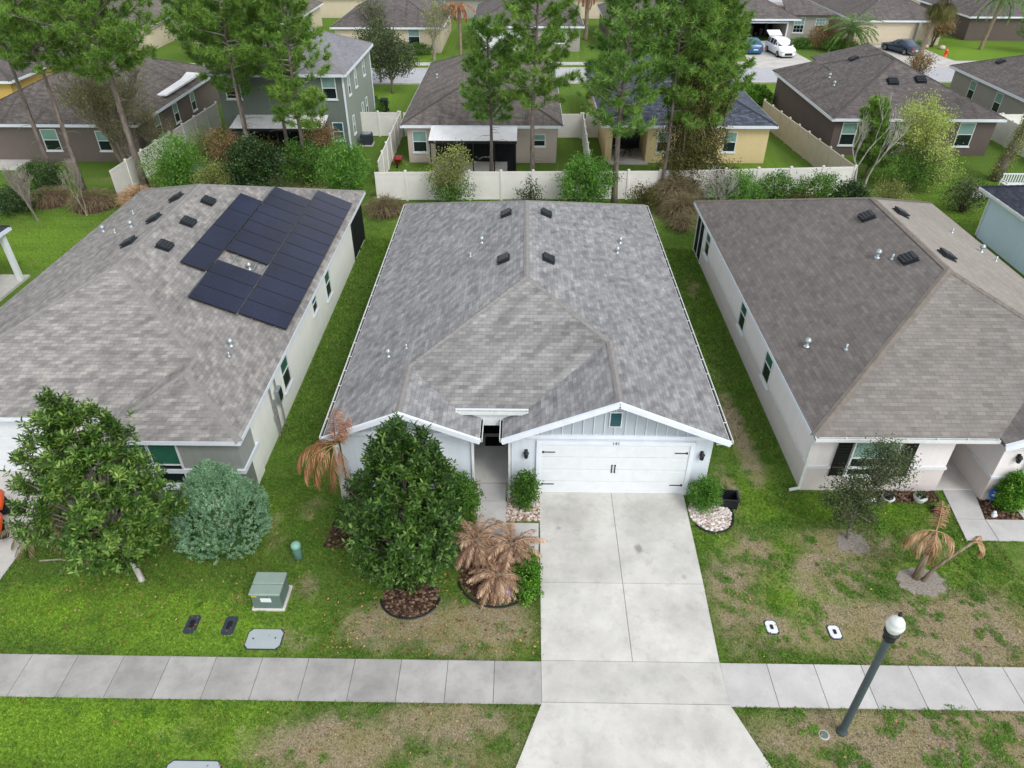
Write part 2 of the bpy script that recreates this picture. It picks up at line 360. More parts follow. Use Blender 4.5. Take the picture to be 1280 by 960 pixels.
# ------------------------------------------------------------------ lawn
def vnoise(x, y, seed=0):
    xi = np.floor(x).astype(np.int64); yi = np.floor(y).astype(np.int64); fx = x-xi; fy = y-yi
    fx = fx*fx*(3-2*fx); fy = fy*fy*(3-2*fy)
    def h(a, b):
        n = (a*374761393+b*668265263+seed*974634777) & 0xffffffff
        n = ((n ^ (n >> 13))*1274126177) & 0xffffffff
        return ((n ^ (n >> 16)) & 0xffff)/65535.
    return (h(xi,yi)*(1-fx)+h(xi+1,yi)*fx)*(1-fy)+(h(xi,yi+1)*(1-fx)+h(xi+1,yi+1)*fx)*fy
def fbm(x, y, seed=0, o=4):
    s = 0; a = .5; t = 0
    for i in range(o): s = s+a*vnoise(x*2**i, y*2**i, seed+i); t += a; a *= .55
    return s/t
# (x, y, rx, ry, amount): dry, brown or bare patches; then lush patches
DRY = [(-3.2,12.3,2.2,1.0,.75),(-.9,12.4,1.7,1.0,.85),(-1.2,11.6,1.6,.5,.6),(6.1,13.2,.9,1.9,.75),(6.6,12.2,1.6,.8,.6),(11.5,12.4,3.4,1.1,.95),(7.2,15.3,.7,.9,.6),(9.2,14.6,1.0,.5,.55),(12.8,15.6,1.0,.6,.5),(8.0,12.0,1.2,.5,.5),(8.1,21.5,.45,2.2,.8),(7.6,28,.4,2,.5),(8.6,32,.5,2,.4),(-7.5,30,.4,3,.25),(-2.3,11.9,2.6,.5,.5),(-7.9,9.2,1.2,.5,.4),(-4.9,16.5,.9,.5,.6),(9.6,13.9,1.8,.8,.45),(10.4,15.6,1.6,.7,.55),
       (9,9.2,4.2,.8,.95),(12.5,9.3,2.5,1.1,.9),(-1.8,9.5,2.2,.7,.8),(-4.6,8.9,2.4,1.0,.85),(-1.5,8.5,2,.6,.6),(-6.2,13.6,.5,.5,.6),(-7.9,13.1,.5,.35,.4),(8.2,19.4,.5,1.8,.75),(8.2,25,.35,2.5,.35),(7.1,17.8,.4,1.4,.65),
       (-8.1,16.2,.45,.5,.5),(-6.9,17,.5,.7,.5),(-7.6,15.3,.5,.4,.35),(13.6,12,1.5,1.6,.55),(-6.2,11.8,.9,.5,.6),(-11,15.3,1.5,.5,.5),(-11,12.6,.5,.3,.35),(6.9,14.8,.8,.6,.5),(7.6,16.1,.7,.5,.35),
       (-10,82.5,6,2.5,.8),(30,84.2,8,1.2,.3),(-2.5,50,6,2,.35),(14,49,5,3,.25),(-29,44,6,2.5,.35),(5,42,14,1.6,.45),(-24,43,5,1.5,.4),(-15,89,5,2,.8),(2,87,8,3,.75),(27,44,5,3,.2),(27,88,3,1,.5),(-20,46,9,3,.5),(0,40.5,9,1.4,.45),(15,41,6,2,.5),(24,46,4,1.5,.3),(16.5,89,9,2,.5)]
LUSH = [(-12,9.3,5,.9,.9),(-7.2,9.4,1.4,1.2,.55),(-11,12.6,5,1.0,.7),(-9,12,3.5,.8,.65),(-8.3,16.2,.5,.8,.6),(8.4,13.1,1.2,1.3,.75),(8.6,15.3,2.2,.8,.45),(11,17,2.5,.6,.5),(7.9,17.3,.7,1.2,.6),(7.9,23,.5,4,.3),(13,14.5,1.5,1,.35),
        (-28,37,4,3.5,.5),(25.5,43,3,3,.4),(28,43.5,4,4,.35),(17.5,50,3,3,.2),(24,72,4,2.5,.7),(-12,68,3,4,.5),(48,92,7,3,.6),(6,39,1.2,3,.3),(-7.4,38,1.0,3,.3),(-12,92,2,4,.6)]
def lawn(x, y):
    x = np.asarray(x, float); y = np.asarray(y, float)
    n = fbm(x*.45, y*.45, 3); n2 = fbm(x*1.9, y*1.9, 11); n3 = fbm(x*6, y*6, 23, 3)
    def acc(L):
        a = np.zeros_like(x)
        for cx, cy, rx, ry, k in L:
            d = np.sqrt(((x-cx)/rx)**2+((y-cy)/ry)**2)
            a = np.maximum(a, k*np.clip(1.45-d, 0, 1))
        return a
    d = acc(DRY)+.27*np.clip((x-5.5)/1.5, 0, 1)*np.clip((17-y)/2, 0, 1)+(n-.5)*.5+(n2-.5)*.55; d = np.clip((d-.30)*2.0+(n3-.5)*1.0, 0, 1)
    l = acc(LUSH)+(n2-.5)*.7+(.5-n)*.3; l = np.clip(l+(n3-.5)*.5, 0, 1)
    return d, l
def grass_mat(name, isl):
    t = NT(name); co = t.coord('Object')
    def att(n):
        a = t.n('ShaderNodeAttribute'); a.attribute_name = n; return a.outputs['Fac']
    f1 = t.noise(co, 11, 4, .7); f2 = t.noise(co, 1.1, 4)
    dk = t.mix(t.ramp(f1, [(.3, 0.), (.7, 1.)]), C(54,84,26,.85), C(106,138,60,.85))
    dk = t.mix(t.ramp(f2, [(.35, 0.), (.7, .5)]), dk, C(108,122,62,.95))
    lu = t.mix(t.ramp(f1, [(.3, 0.), (.7, 1.)]), C(82,122,30,.85), C(148,180,66,.85))
    c = t.mix(att('lush'), dk, lu)
    dr = t.mix(t.ramp(t.noise(co, 19, 4, .7), [(.3, 0.), (.7, 1.)]), C(120,106,84,.95), C(190,176,150,.95))
    dr = t.mix(t.ramp(t.noise(co, .8, 3), [(.4, 0.), (.65, .7)]), dr, C(152,146,98,1))
    c = t.mix(att('dry'), c, dr)
    if isl:
        g = t.n('ShaderNodeNewGeometry'); c = t.mix(1, c, t.ramp(g.outputs['Random Per Island'], [(0, .55), (1, 1.55)]), 'MULTIPLY')
        t.fin(c, .8, .1)
        tr = t.n('ShaderNodeBsdfTranslucent'); t.l(c, tr.inputs[0]); m = t.n('ShaderNodeMixShader'); m.inputs[0].default_value = .3
        t.l(t.b.outputs[0], m.inputs[1]); t.l(tr.outputs[0], m.inputs[2]); t.l(m.outputs[0], t.out.inputs[0])
    else:
        c = t.mix(1, c, t.ramp(t.noise(co, 60, 2), [(.3, .55), (.7, 1.2)]), 'MULTIPLY')
        t.fin(c, .95, .05); t.bump(t.noise(co, 24, 5, .7), .9, .05)
    return t.mat
M['lawn'] = grass_mat('lawn_ground', False); M['blade'] = grass_mat('grass_blades', True)
def axis(a, b, st, far):
    L = list(np.arange(a, b+1e-6, st)); e = []; d = st*1.5; x = b
    while x < far: x += d; d *= 1.35; e.append(x)
    s = []; d = st*1.5; x = a
    while x > -far: x -= d; d *= 1.35; s.append(x)
    return np.array(s[::-1]+L+e)
def ground():
    xs = axis(-18, 18, .16, 2500); ys = axis(4, 46, .16, 2500)
    X, Y = np.meshgrid(xs, ys); d, l = lawn(X, Y)
    V = np.stack([X.ravel(), Y.ravel(), np.zeros(X.size)], 1).astype(np.float32)
    ny, nx = X.shape; idx = np.arange(nx*ny).reshape(ny, nx)
    F = np.stack([idx[:-1,:-1], idx[:-1,1:], idx[1:,1:], idx[1:,:-1]], -1).reshape(-1, 4)
    me = bpy.data.meshes.new('ground'); me.vertices.add(len(V)); me.vertices.foreach_set('co', V.ravel())
    me.loops.add(F.size); me.loops.foreach_set('vertex_index', F.ravel().astype(np.int32))
    me.polygons.add(len(F)); me.polygons.foreach_set('loop_start', np.arange(0, F.size, 4, dtype=np.int32))
    for k, a in (('dry', d), ('lush', l)):
        at = me.attributes.new(k, 'FLOAT', 'POINT'); at.data.foreach_set('value', a.ravel().astype(np.float32))
    me.update(calc_edges=True)
    tag(link('ground', me, M['lawn']), kind='structure', label='mown lawn ground with bright green and dry brown patches')
ground()
# rectangles where no grass blades grow: houses, concrete, beds
NOGRASS = [(-30,30,10.02,11.26),(.58,5.5,7,18),(-6,6.4,17.4,36.5),(-21,-8.95,17.1,38),(9.4,21.5,17.8,37),(-1.45,.62,15.6,18),(14.1,22,15.7,18),(-21,-15.4,7,18),(15.0,22,7,18),(-7.65,-6.6,12.6,13.7)]
CIRC = [(6.2,16.75,.72),(-3.2,13.45,.75),(-.6,14.2,1.1),(11.9,14.1,.7),(10.4,15.7,.45),(.2,16.7,.6),(-5.4,16.4,.8),(7.02,12.4,.27),(8.72,12.27,.27),(-9.13,12.24,.33),(-8.07,12.22,.33),(-6.97,11.8,.5),(7.45,9.35,.18),(-7.6,8.12,.6)]
APRON = lambda x, y: (y < 10.1) & (x > .6-(10.1-y)*.40) & (x < 5.34+(10.1-y)*.40)
def blades():
    P = []
    for x0, x1, y0, y1, dens in ((-16,15,7.4,10.02,1100),(-16,15.5,11.2,18.2,950),(-9,-6,18,38,420),(6.4,9.6,18,37,420),(-32,-20,34,46,60),(20,32,38,50,60),(-10,10,37,44,70)):
        n = int((x1-x0)*(y1-y0)*dens); P.append(np.stack([RG.uniform(x0,x1,n), RG.uniform(y0,y1,n)], 1))
    P = np.concatenate(P); x, y = P[:,0], P[:,1]; ok = np.ones(len(P), bool)
    for a, b, c, d in NOGRASS: ok &= ~((x > a) & (x < b) & (y > c) & (y < d))
    for a, b, r in CIRC: ok &= ~(np.hypot(x-a, y-b) < r)
    ok &= ~APRON(x, y); P = P[ok]
    d, l = lawn(P[:,0], P[:,1]); keep = RG.random(len(P)) < (1-.55*d); P, d, l = P[keep], d[keep], l[keep]
    E = []
    def edge(p, q, nx, ny, dens=70):
        m = int(hypot(q[0]-p[0], q[1]-p[1])*dens); s = RG.random(m); k = RG.uniform(-.05, .035, m)*(.4+1.2*fbm(s*17+p[0], s*3+p[1], 9)); E.append(np.stack([p[0]+(q[0]-p[0])*s+nx*k, p[1]+(q[1]-p[1])*s+ny*k], 1))
    for a in (((-16,10.0),(.6,10.0),0,1),((5.4,10.0),(15.5,10.0),0,1),((-15.4,11.26),(.6,11.26),0,-1),((5.34,11.29),(15.5,11.29),0,-1),((.6,11.3),(.62,16),1,0),((5.36,11.3),(5.52,16.2),-1,0),((-15.4,11.3),(-15.42,16),-1,0),((.55,10),(-.55,7.2),1,0),((5.4,10),(6.5,7.2),-1,0),((14.0,15.7),(14.3,17.9),1,0),((14,15.67),(16.3,15.67),0,1)): edge(*a)
    P = np.concatenate([P]+E); dd, ll = lawn(P[:,0], P[:,1]); d, l = dd, ll
    n = len(P); far = np.where(P[:,1] > 20, 1.6, 1.0)
    tall = fbm(P[:,0]*2.5, P[:,1]*2.5, 40)
    h = RG.uniform(.025, .06, n)*far*(.6+tall*.9); wd = RG.uniform(.008, .017, n)*far
    a = RG.uniform(0, 2*pi, n); t = RG.uniform(0, 2*pi, n); ln = RG.uniform(.2, 1.3, n)*h
    B = np.stack([P[:,0], P[:,1], np.full(n, .0)], 1); S = np.stack([np.cos(a)*wd, np.sin(a)*wd, np.zeros(n)], 1)
    T = B+np.stack([np.cos(t)*ln, np.sin(t)*ln, h], 1)
    V = np.stack([B-S, B+S, T], 1).reshape(-1, 3)
    o = np_mesh('grass', V, 3, M['blade'], None, {'dry': np.repeat(d*.85, 3), 'lush': np.repeat(l, 3)})
    tag(o, 'short green lawn grass with straw coloured blades', 'grass', kind='stuff')
    # weeds and clover: low rosettes
    Q = []
    for x0, x1, y0, y1, n in ((-16,.5,7.6,10,90),(5.9,15,7.6,10,420),(-15,.4,11.4,15.5,160),(5.8,15,11.4,17.4,520),(6.6,9.3,17,36,220),(-8.8,-6.3,17,36,150)):
        Q.append(np.stack([RG.uniform(x0,x1,n), RG.uniform(y0,y1,n)], 1))
    Q = np.concatenate(Q); k = fbm(Q[:,0]*1.3, Q[:,1]*1.3, 77) > .48; Q = Q[k]; k = np.ones(len(Q), bool)
    for a_, b_, c_, d_ in NOGRASS: k &= ~((Q[:,0] > a_) & (Q[:,0] < b_) & (Q[:,1] > c_) & (Q[:,1] < d_))
    for a_, b_, r_ in CIRC: k &= ~(np.hypot(Q[:,0]-a_, Q[:,1]-b_) < r_)
    k &= ~APRON(Q[:,0], Q[:,1]); Q = Q[k]
    V = []
    for qx, qy in Q:
        R = RG.uniform(.05, .2); m = int(20+R*260)
        a = RG.uniform(0, 2*pi, m); r = R*np.sqrt(RG.random(m)); c = np.stack([qx+np.cos(a)*r, qy+np.sin(a)*r, RG.uniform(.01, .05, m)], 1)
        b = RG.uniform(0, 2*pi, m); L = RG.uniform(.025, .06, m); W = L*.35
        u = np.stack([np.cos(b), np.sin(b), RG.uniform(-.1, .7, m)], 1); s = np.stack([-np.sin(b), np.cos(b), RG.uniform(-.3, .3, m)], 1)
        V.append(np.stack([c, c+u*(L/2)[:,None]+s*W[:,None], c+u*L[:,None], c+u*(L/2)[:,None]-s*W[:,None]], 1).reshape(-1, 3))
    o = np_mesh('weeds', np.concatenate(V), 4, M['weed']); tag(o, 'low broad leaved weeds spreading through the lawns', 'weeds', kind='stuff')
M['litter'] = foliage('fallen_leaf', [C(92,62,38), C(146,108,70), C(196,164,112)], .7, .2, 0, 1, .1)
M['weed'] = foliage('weed_leaf', [C(60,98,28,1), C(92,134,46,1), C(136,170,76,1)], .6, .2, .3, 1)
blades()
def litter():
    A = [RG.uniform((-15,7.5),(15,17.6),(900,2)), RG.uniform((-5.5,11.3),(.5,15),(500,2)), RG.uniform((-13.5,12),(-8,16),(250,2)), RG.uniform((.7,9),(5.4,17.5),(60,2))]
    P = np.concatenate(A); n = len(P); k = np.ones(n, bool)
    for a, b, c, d in ((-6,6.4,17.5,36),(9.4,21.5,17.8,37),(-21,-8.95,17.1,38)): k &= ~((P[:,0] > a) & (P[:,0] < b) & (P[:,1] > c) & (P[:,1] < d))
    hard = ((P[:,1] > 9.9) & (P[:,1] < 11.3)) | ((P[:,0] > .5) & (P[:,0] < 5.6)) | APRON(P[:,0], P[:,1]) | ((P[:,0] > -1.5) & (P[:,0] < .6) & (P[:,1] > 15)) | (P[:,0] > 14); k &= ~hard
    P = P[k]; n = len(P); a = RG.uniform(0, 6.28, n); L = RG.uniform(.04, .11, n); W = L*.3; z = np.where((P[:,0] > .55) & (P[:,0] < 5.5), .042, .055)
    c = np.stack([P[:,0], P[:,1], z], 1); u = np.stack([np.cos(a), np.sin(a), RG.uniform(-.05,.25,n)], 1); s = np.stack([-np.sin(a), np.cos(a), RG.uniform(-.1,.3,n)], 1)
    V = np.stack([c, c+u*(L*.5)[:,None]+s*W[:,None], c+u*L[:,None], c+u*(L*.5)[:,None]-s*W[:,None]], 1).reshape(-1, 3)
    tag(np_mesh('fallen_leaves', V, 4, M['litter']), 'scattered brown and yellow fallen leaves on the front lawns', 'leaves', kind='stuff')
litter()

# ------------------------------------------------------------------ concrete, roads
def slabs(name, rects, mat, z=.03, gap=.007, label=None, polys=()):
    mb = MB()
    for x0, x1, y0, y1 in rects: mb.bevbox(x0+gap, x1-gap, y0+gap, y1-gap, -.1, z, .006)
    for p in polys: mb.prism(p, -.1, z)
    return tag(mb.build(name, mat), label, kind='structure')
jt = MB().box(-60, 60, 10.03, 11.25, -.05, .006); jt.box(.62, 5.34, 7, 17.7, -.05, .007)
tag(jt.build('path', M['soil']), 'dark joints below the concrete slabs', kind='structure')
xs = [-60+1.22*i for i in range(50)]
L = []; x = .6
while x > -40: L.append((x-1.24, x, 10.02, 11.24)); x -= 1.24
slabs('sidewalk', L, M['walk'], .028, label='weathered grey concrete sidewalk left of the driveway')
L = []; x = 5.33
for i in range(26): L.append((x, x+1.24, 10.04, 11.27)); x += 1.24
slabs('sidewalk', L, M['walkr'], .028, label='cleaner pale concrete sidewalk right of the driveway')
slabs('driveway', [], M['drive'], .032, label='pale concrete driveway of the middle house', polys=[
    [(.62,13.85),(3.04,13.85),(3.06,17.72),(.66,17.72)], [(3.055,13.85),(5.42,13.85),(5.5,17.72),(3.075,17.72)],
    [(.6,11.27),(3.02,11.27),(3.04,13.835),(.62,13.835)], [(3.035,11.27),(5.33,11.27),(5.42,13.835),(3.055,13.835)],
    [(.6,10.09),(5.34,10.09),(5.33,11.255),(.6,11.255)], [(-.65,6.9),(6.6,6.9),(5.34,10.075),(.6,10.075)]])
slabs('driveway', [], M['conc'], .03, label='concrete driveway of the house at left edge', polys=[
    [(-20.6,15.6),(-15.42,15.6),(-15.42,18.5),(-20.6,18.5)], [(-20.6,11.27),(-15.4,11.27),(-15.42,15.59),(-20.6,15.59)], [(-21.6,6.9),(-14.4,6.9),(-15.4,10),(-20.6,10)]])
slabs('driveway', [], M['conc'], .03, label='concrete driveway of the house at right edge', polys=[
    [(16.35,14.2),(21.4,14.2),(21.4,18),(16.35,18)], [(16.35,11.3),(21.4,11.3),(21.4,14.18),(16.35,14.18)], [(15.3,6.9),(22.4,6.9),(21.4,10),(16.35,10)]])
slabs('path', [(-1.4,-.48,18.42-1.75+.5,18.0),(-1.4,-.44,16.2,17.16)], M['walkr'], .05, label='concrete path from the driveway to the entry', polys=[[(-1.42,15.0),(.58,15.0),(.6,16.18),(-1.42,16.18)]])
slabs('path', [], M['walkr'], .04, label='concrete path along the mulch bed to the porch', polys=[
    [(14.03,15.69),(15.02,15.69),(15.06,16.58),(14.15,16.58)], [(14.155,16.6),(15.06,16.6),(15.38,17.95),(14.34,17.95)], [(15.04,15.69),(16.33,15.69),(16.33,16.58),(15.08,16.58)]])
rd = MB().box(-200, 200, -3, 5.6, -.1, .02); tag(rd.build('road', M['road']), 'pale residential road in front of the houses', kind='structure')
kb = MB().box(-200, -.7, 5.6, 5.8, -.1, .12); kb.box(6.7, 15.2, 5.6, 5.8, -.1, .12); kb.box(22.5, 200, 5.6, 5.8, -.1, .12); kb.box(-200, 200, -3.2, -3, -.1, .12)
tag(kb.build('kerb', M['conc']), 'concrete kerb of the near road', kind='structure')
# far road, slightly turned like in the photo
def fr(x, y): return (x, y+x*.03)
def band(x0, x1, y0, y1): return [fr(x0, y0), fr(x1, y0), fr(x1, y1), fr(x0, y1)]
mb = MB().prism(band(-200, 200, 75.0, 81.2), -.1, .03)
tag(mb.build('road', M['road']), 'pale street running behind the back gardens', kind='structure')
mb = MB()
for x0, x1 in ((-200,25),(30.8,38.2),(46.6,200)): mb.prism(band(x0, x1, 81.2, 81.45), -.1, .13)
for x0, x1 in ((-200,200),): mb.prism(band(x0, x1, 74.8, 75.0), -.1, .13)
tag(mb.build('kerb', M['conc']), 'kerbs of the far street', kind='structure')
x = -80; L = []
mb = MB()
while x < 90: mb.prism(band(x+.01, x+1.5, 83.2, 84.5), -.05, .05); x += 1.51
tag(mb.build('sidewalk', M['walkr']), 'sidewalk along the far side of the back street', kind='structure')
for nm, poly in (('wide concrete driveway with two parked cars', [fr(24.2,81.2),fr(31.8,81.2),fr(31.2,90),(32.5,97),(26.8,97),fr(25.4,90)]),
                 ('concrete driveway of the cream garage', [fr(38.2,81.2),fr(47.8,81.2),(47.2,88),(46.9,94.5),(40.6,94.5),(39.8,88)]),
                 ('concrete driveway by the distant white garage', [fr(-6.5,81.2),fr(-1,81.2),(-1.8,92),(-5.8,92)])):
    mb = MB().prism(poly, -.05, .07); tag(mb.build('driveway', M['conc']), nm, kind='structure')
mb = MB().prism(band(-200, 220, 128, 136), -.1, .03); tag(mb.build('road', M['road']), 'most distant pale street', kind='structure')
mb = MB().prism([(36,108),(52,108),(56,130),(38,130)], -.1, .04); tag(mb.build('pavement', M['road']), 'pale paved yard between distant houses', kind='structure')
M['postgrey'] = plain('dark_grey_green_post', C(76,88,92), .5, .4, var=.18, scale=6)
# ------------------------------------------------------------------ house building blocks
def sb(mb, side, u0, u1, z0, z1, wc, o0, o1, mi=0):
    """box on a wall: side S faces -Y, N +Y, E +X, W -X; o0..o1 is the distance out from the wall plane wc"""
    s = {'S': -1, 'N': 1, 'E': 1, 'W': -1}[side]; a, b = sorted((wc+s*o0, wc+s*o1))
    return mb.box(u0, u1, a, b, z0, z1, mi) if side in 'SN' else mb.box(a, b, u0, u1, z0, z1, mi)
def window(parent, side, uc, z0, w, h, wc, up='glass_up', lo='glass_lo', split=.5, frame='white', sill=True, grid=False, mull=False):
    f = MB(); t = .055; a, b = uc-w/2, uc+w/2
    for q in ((a, a+t, z0, z0+h), (b-t, b, z0, z0+h), (a+t, b-t, z0, z0+t), (a+t, b-t, z0+h-t, z0+h)): sb(f, side, *q, wc, -.02, .04)
    zm = z0+h*split; sb(f, side, a+t, b-t, zm-.025, zm+.025, wc, -.02, .03)
    if mull: sb(f, side, uc-.03, uc+.03, z0+t, z0+h-t, wc, -.02, .035)
    if grid:
        for zz in (z0+h*.25, z0+h*.75): sb(f, side, a+t, b-t, zz-.01, zz+.01, wc, 0, .022)
        for uu in (uc-w/6, uc+w/6): sb(f, side, uu-.01, uu+.01, z0+t, z0+h-t, wc, 0, .021)
    if sill: sb(f, side, a-.06, b+.06, z0-.09, z0-.002, wc, 0, .08)
    fo = f.build('window', M[frame], parent)
    p = MB(); sb(p, side, a+t*.6, b-t*.6, zm+.01, z0+h-t*.6, wc, 0, .012); p.build('pane', M[up], fo)
    p = MB(); sb(p, side, a+t*.6, b-t*.6, z0+t*.6, zm-.01, wc, 0, .009); p.build('pane', M[lo], fo)
    return fo
def walls(mb, x0, x1, y0, y1, z1, t=.2, z0=0):
    mb.box(x0, x1, y0, y1, z0, z1)
def cap(mb, p0, p1, w=.13, drop=.055, lift=.02):
    """ridge or hip cap made of overlapping shingle pieces"""
    p0, p1 = Vector(p0), Vector(p1); d = p1-p0; L = d.length; d.normalize(); s = Vector((0,0,1)).cross(d).normalized(); n = max(2, int(L/.3))
    for i in range(n):
        a = p0+d*(L*i/n); b = p0+d*(L*(i+1)/n+.02); h0 = lift; h1 = lift+.018
        A = a+Vector((0,0,h0)); B = b+Vector((0,0,h1))
        mb.face([a-s*w+Vector((0,0,h0-drop)), A, B, b-s*w+Vector((0,0,h1-drop))])
        mb.face([A, a+s*w+Vector((0,0,h0-drop)), b+s*w+Vector((0,0,h1-drop)), B])
        mb.face([b-s*w+Vector((0,0,h1-drop)), B, B-Vector((0,0,.02)), b-s*w+Vector((0,0,h1-drop-.02))])
        mb.face([B, b+s*w+Vector((0,0,h1-drop)), b+s*w+Vector((0,0,h1-drop-.02)), B-Vector((0,0,.02))])
def gutter(parent, p0, p1, z, out, name='gutter', w=.12, mat='gutter'):
    """open K gutter along an eave from p0 to p1 (xy), mouth at z, lying on the out side (unit xy)"""
    a, b = Vector((p0[0], p0[1], z)), Vector((p1[0], p1[1], z)); o = Vector((out[0], out[1], 0)); up = Vector((0,0,1)); d = (b-a).normalized(); L = (b-a).length; c = (a+b)/2
    mb = MB(); mb.obox(c+o*(w-.01)-up*.05, d, o, up, L/2, .012, .06); mb.obox(c+o*.008-up*.055, d, o, up, L/2, .008, .055); mb.obox(c+o*w/2-up*.105, d, o, up, L/2, w/2, .01)
    n = int(L/.9)
    for i in range(n+1): mb.obox(a+d*(.02+(L-.04)*i/max(n, 1))+o*w/2+up*.005, d, o, up, .015, w/2, .006)
    g = mb.build(name, M[mat], parent)
    q = MB().obox(c+o*w/2-up*.085, d, o, up, L/2-.02, w/2-.02, .012); q.build('gutter_lining', M['gutterin'], g)
    return g
def downspout(parent, x, y, z, side, kick=.35, mat='gutter'):
    s = {'S': (0,-1), 'E': (1,0), 'W': (-1,0)}[side]; mb = MB()
    mb.beam((x, y, .12), (x, y, z), .08, .06); mb.beam((x, y, .14), (x+s[0]*kick, y+s[1]*kick, .05), .08, .06)
    return mb.build('downspout', M[mat], parent)
def slope_frame(p, n):
    n = Vector(n).normalized(); u = Vector((0,0,1)).cross(n).normalized(); v = n.cross(u); return Vector(p), u, v, n
def roof_vent(parent, x, y, zf, sx, scale=1.0, sy=0, p=.42):
    """low black louvred box vent; sx: +1 on a slope falling towards +X, -1 towards -X; sy the same in Y"""
    P, u, v, n = slope_frame((x, y, zf), (sx*p, sy*p, 1)); mb = MB(); s = scale*.9; down = -v
    mb.obox(P+n*.03, u, v, n, .34*s, .30*s, .03)
    for i in range(4):
        k = -.2+.135*i; mb.obox(P+down*(k*s)+n*(.125+.012*(3-i))*s, u, (v-n*.12).normalized(), n, .29*s, .085*s, .03*s)
    mb.obox(P-down*.05*s+n*.08*s, u, v, n, .26*s, .22*s, .05*s)
    for q in (-.29, -.1, .1, .29): mb.obox(P+n*.135*s+u*q*s, u, v, n, .013*s, .25*s, .035*s)
    return mb.build('roof_vent', M['vent'], parent)
def pipe_vent(parent, x, y, z, r=.05, h=.28, hat=True, mat='steel'):
    r *= .85; h *= .85
    mb = MB().lathe((x, y, z), [(r*2.4, -.04), (r*2.2, .02), (r*1.1, .05), (r, .06), (r, h)], 14)
    if hat: mb.lathe((x, y, z+h), [(r*.9, -.06), (r*2.3, -.03), (r*2.4, .03), (r*1.2, .12), (r*.2, .14)], 14)
    return mb.build('vent_pipe', M[mat], parent, True)
def eave_fascia(parent, segs, z, mat='fascia', h=.16, t=.03, name='fascia'):
    mb = MB()
    for a, b in segs: mb.beam((a[0], a[1], z-h/2-.01), (b[0], b[1], z-h/2-.01), t, h)
    return mb.build(name, M[mat], parent)
def hip_roof(parent, x0, x1, y0, y1, e, p, mat, capm='cap_dark', fasc='fascia', soffit='white', sl=None):
    """hip roof over a rectangle, 45 degree hips"""
    hw = min(x1-x0, y1-y0)/2; z = e+p*hw
    if x1-x0 <= y1-y0: A, B = ((x0+x1)/2, y0+hw, z), ((x0+x1)/2, y1-hw, z)
    else: A, B = (x0+hw, (y0+y1)/2, z), (x1-hw, (y0+y1)/2, z)
    c = [(x0,y0,e),(x1,y0,e),(x1,y1,e),(x0,y1,e)]; mb = MB()
    if x1-x0 <= y1-y0: P = [[c[0],c[1],A],[c[1],c[2],B,A],[c[2],c[3],B],[c[3],c[0],A,B]]; H = [(c[0],A),(c[1],A),(c[2],B),(c[3],B)]
    else: P = [[c[0],c[1],B,A],[c[1],c[2],B],[c[2],c[3],A,B],[c[3],c[0],A]]; H = [(c[0],A),(c[3],A),(c[1],B),(c[2],B)]
    for q in P: mb.slab(q, .09)
    r = mb.build('roof', M[mat], parent); k = MB()
    if (Vector(A)-Vector(B)).length > .3: cap(k, A, B)
    for a, b in H: cap(k, a, b)
    k.build('ridge_cap', M[capm], r)
    f = MB()
    for i in range(4):
        a, b = Vector(c[i]), Vector(c[(i+1) % 4]); f.beam(a-Vector((0,0,.11)), b-Vector((0,0,.11)), .05, .2)
    f.build('fascia', M[fasc], parent)
    MB().box(x0+.04, x1-.04, y0+.04, y1-.04, e-.17, e-.15).build('soffit', M[soffit], parent)
    return r, A, B
def simple_house(label, x0, x1, y0, y1, wall, roof, e=2.75, p=.42, ov=.4, group=None, wins=(), cap_='cap_dark', name='house', base=None):
    h = thing(name, label, 'house', ((x0+x1)/2, (y0+y1)/2, 0), group=group)
    MB().box(x0+ov, x1-ov, y0+ov, y1-ov, -.1, e-.16).build('wall', M[wall], h)
    r, A, B = hip_roof(h, x0, x1, y0, y1, e, p, roof, cap_)
    for w_ in wins: window(h, *w_[:6], wc={'S': y0+ov, 'N': y1-ov, 'E': x1-ov, 'W': x0+ov}[w_[0]] if len(w_) < 7 or w_[6] is None else w_[6]) if len(w_) > 5 else \
                    window(h, w_[0], w_[1], w_[2], w_[3], w_[4], {'S': y0+ov, 'N': y1-ov, 'E': x1-ov, 'W': x0+ov}[w_[0]])
    return h, r
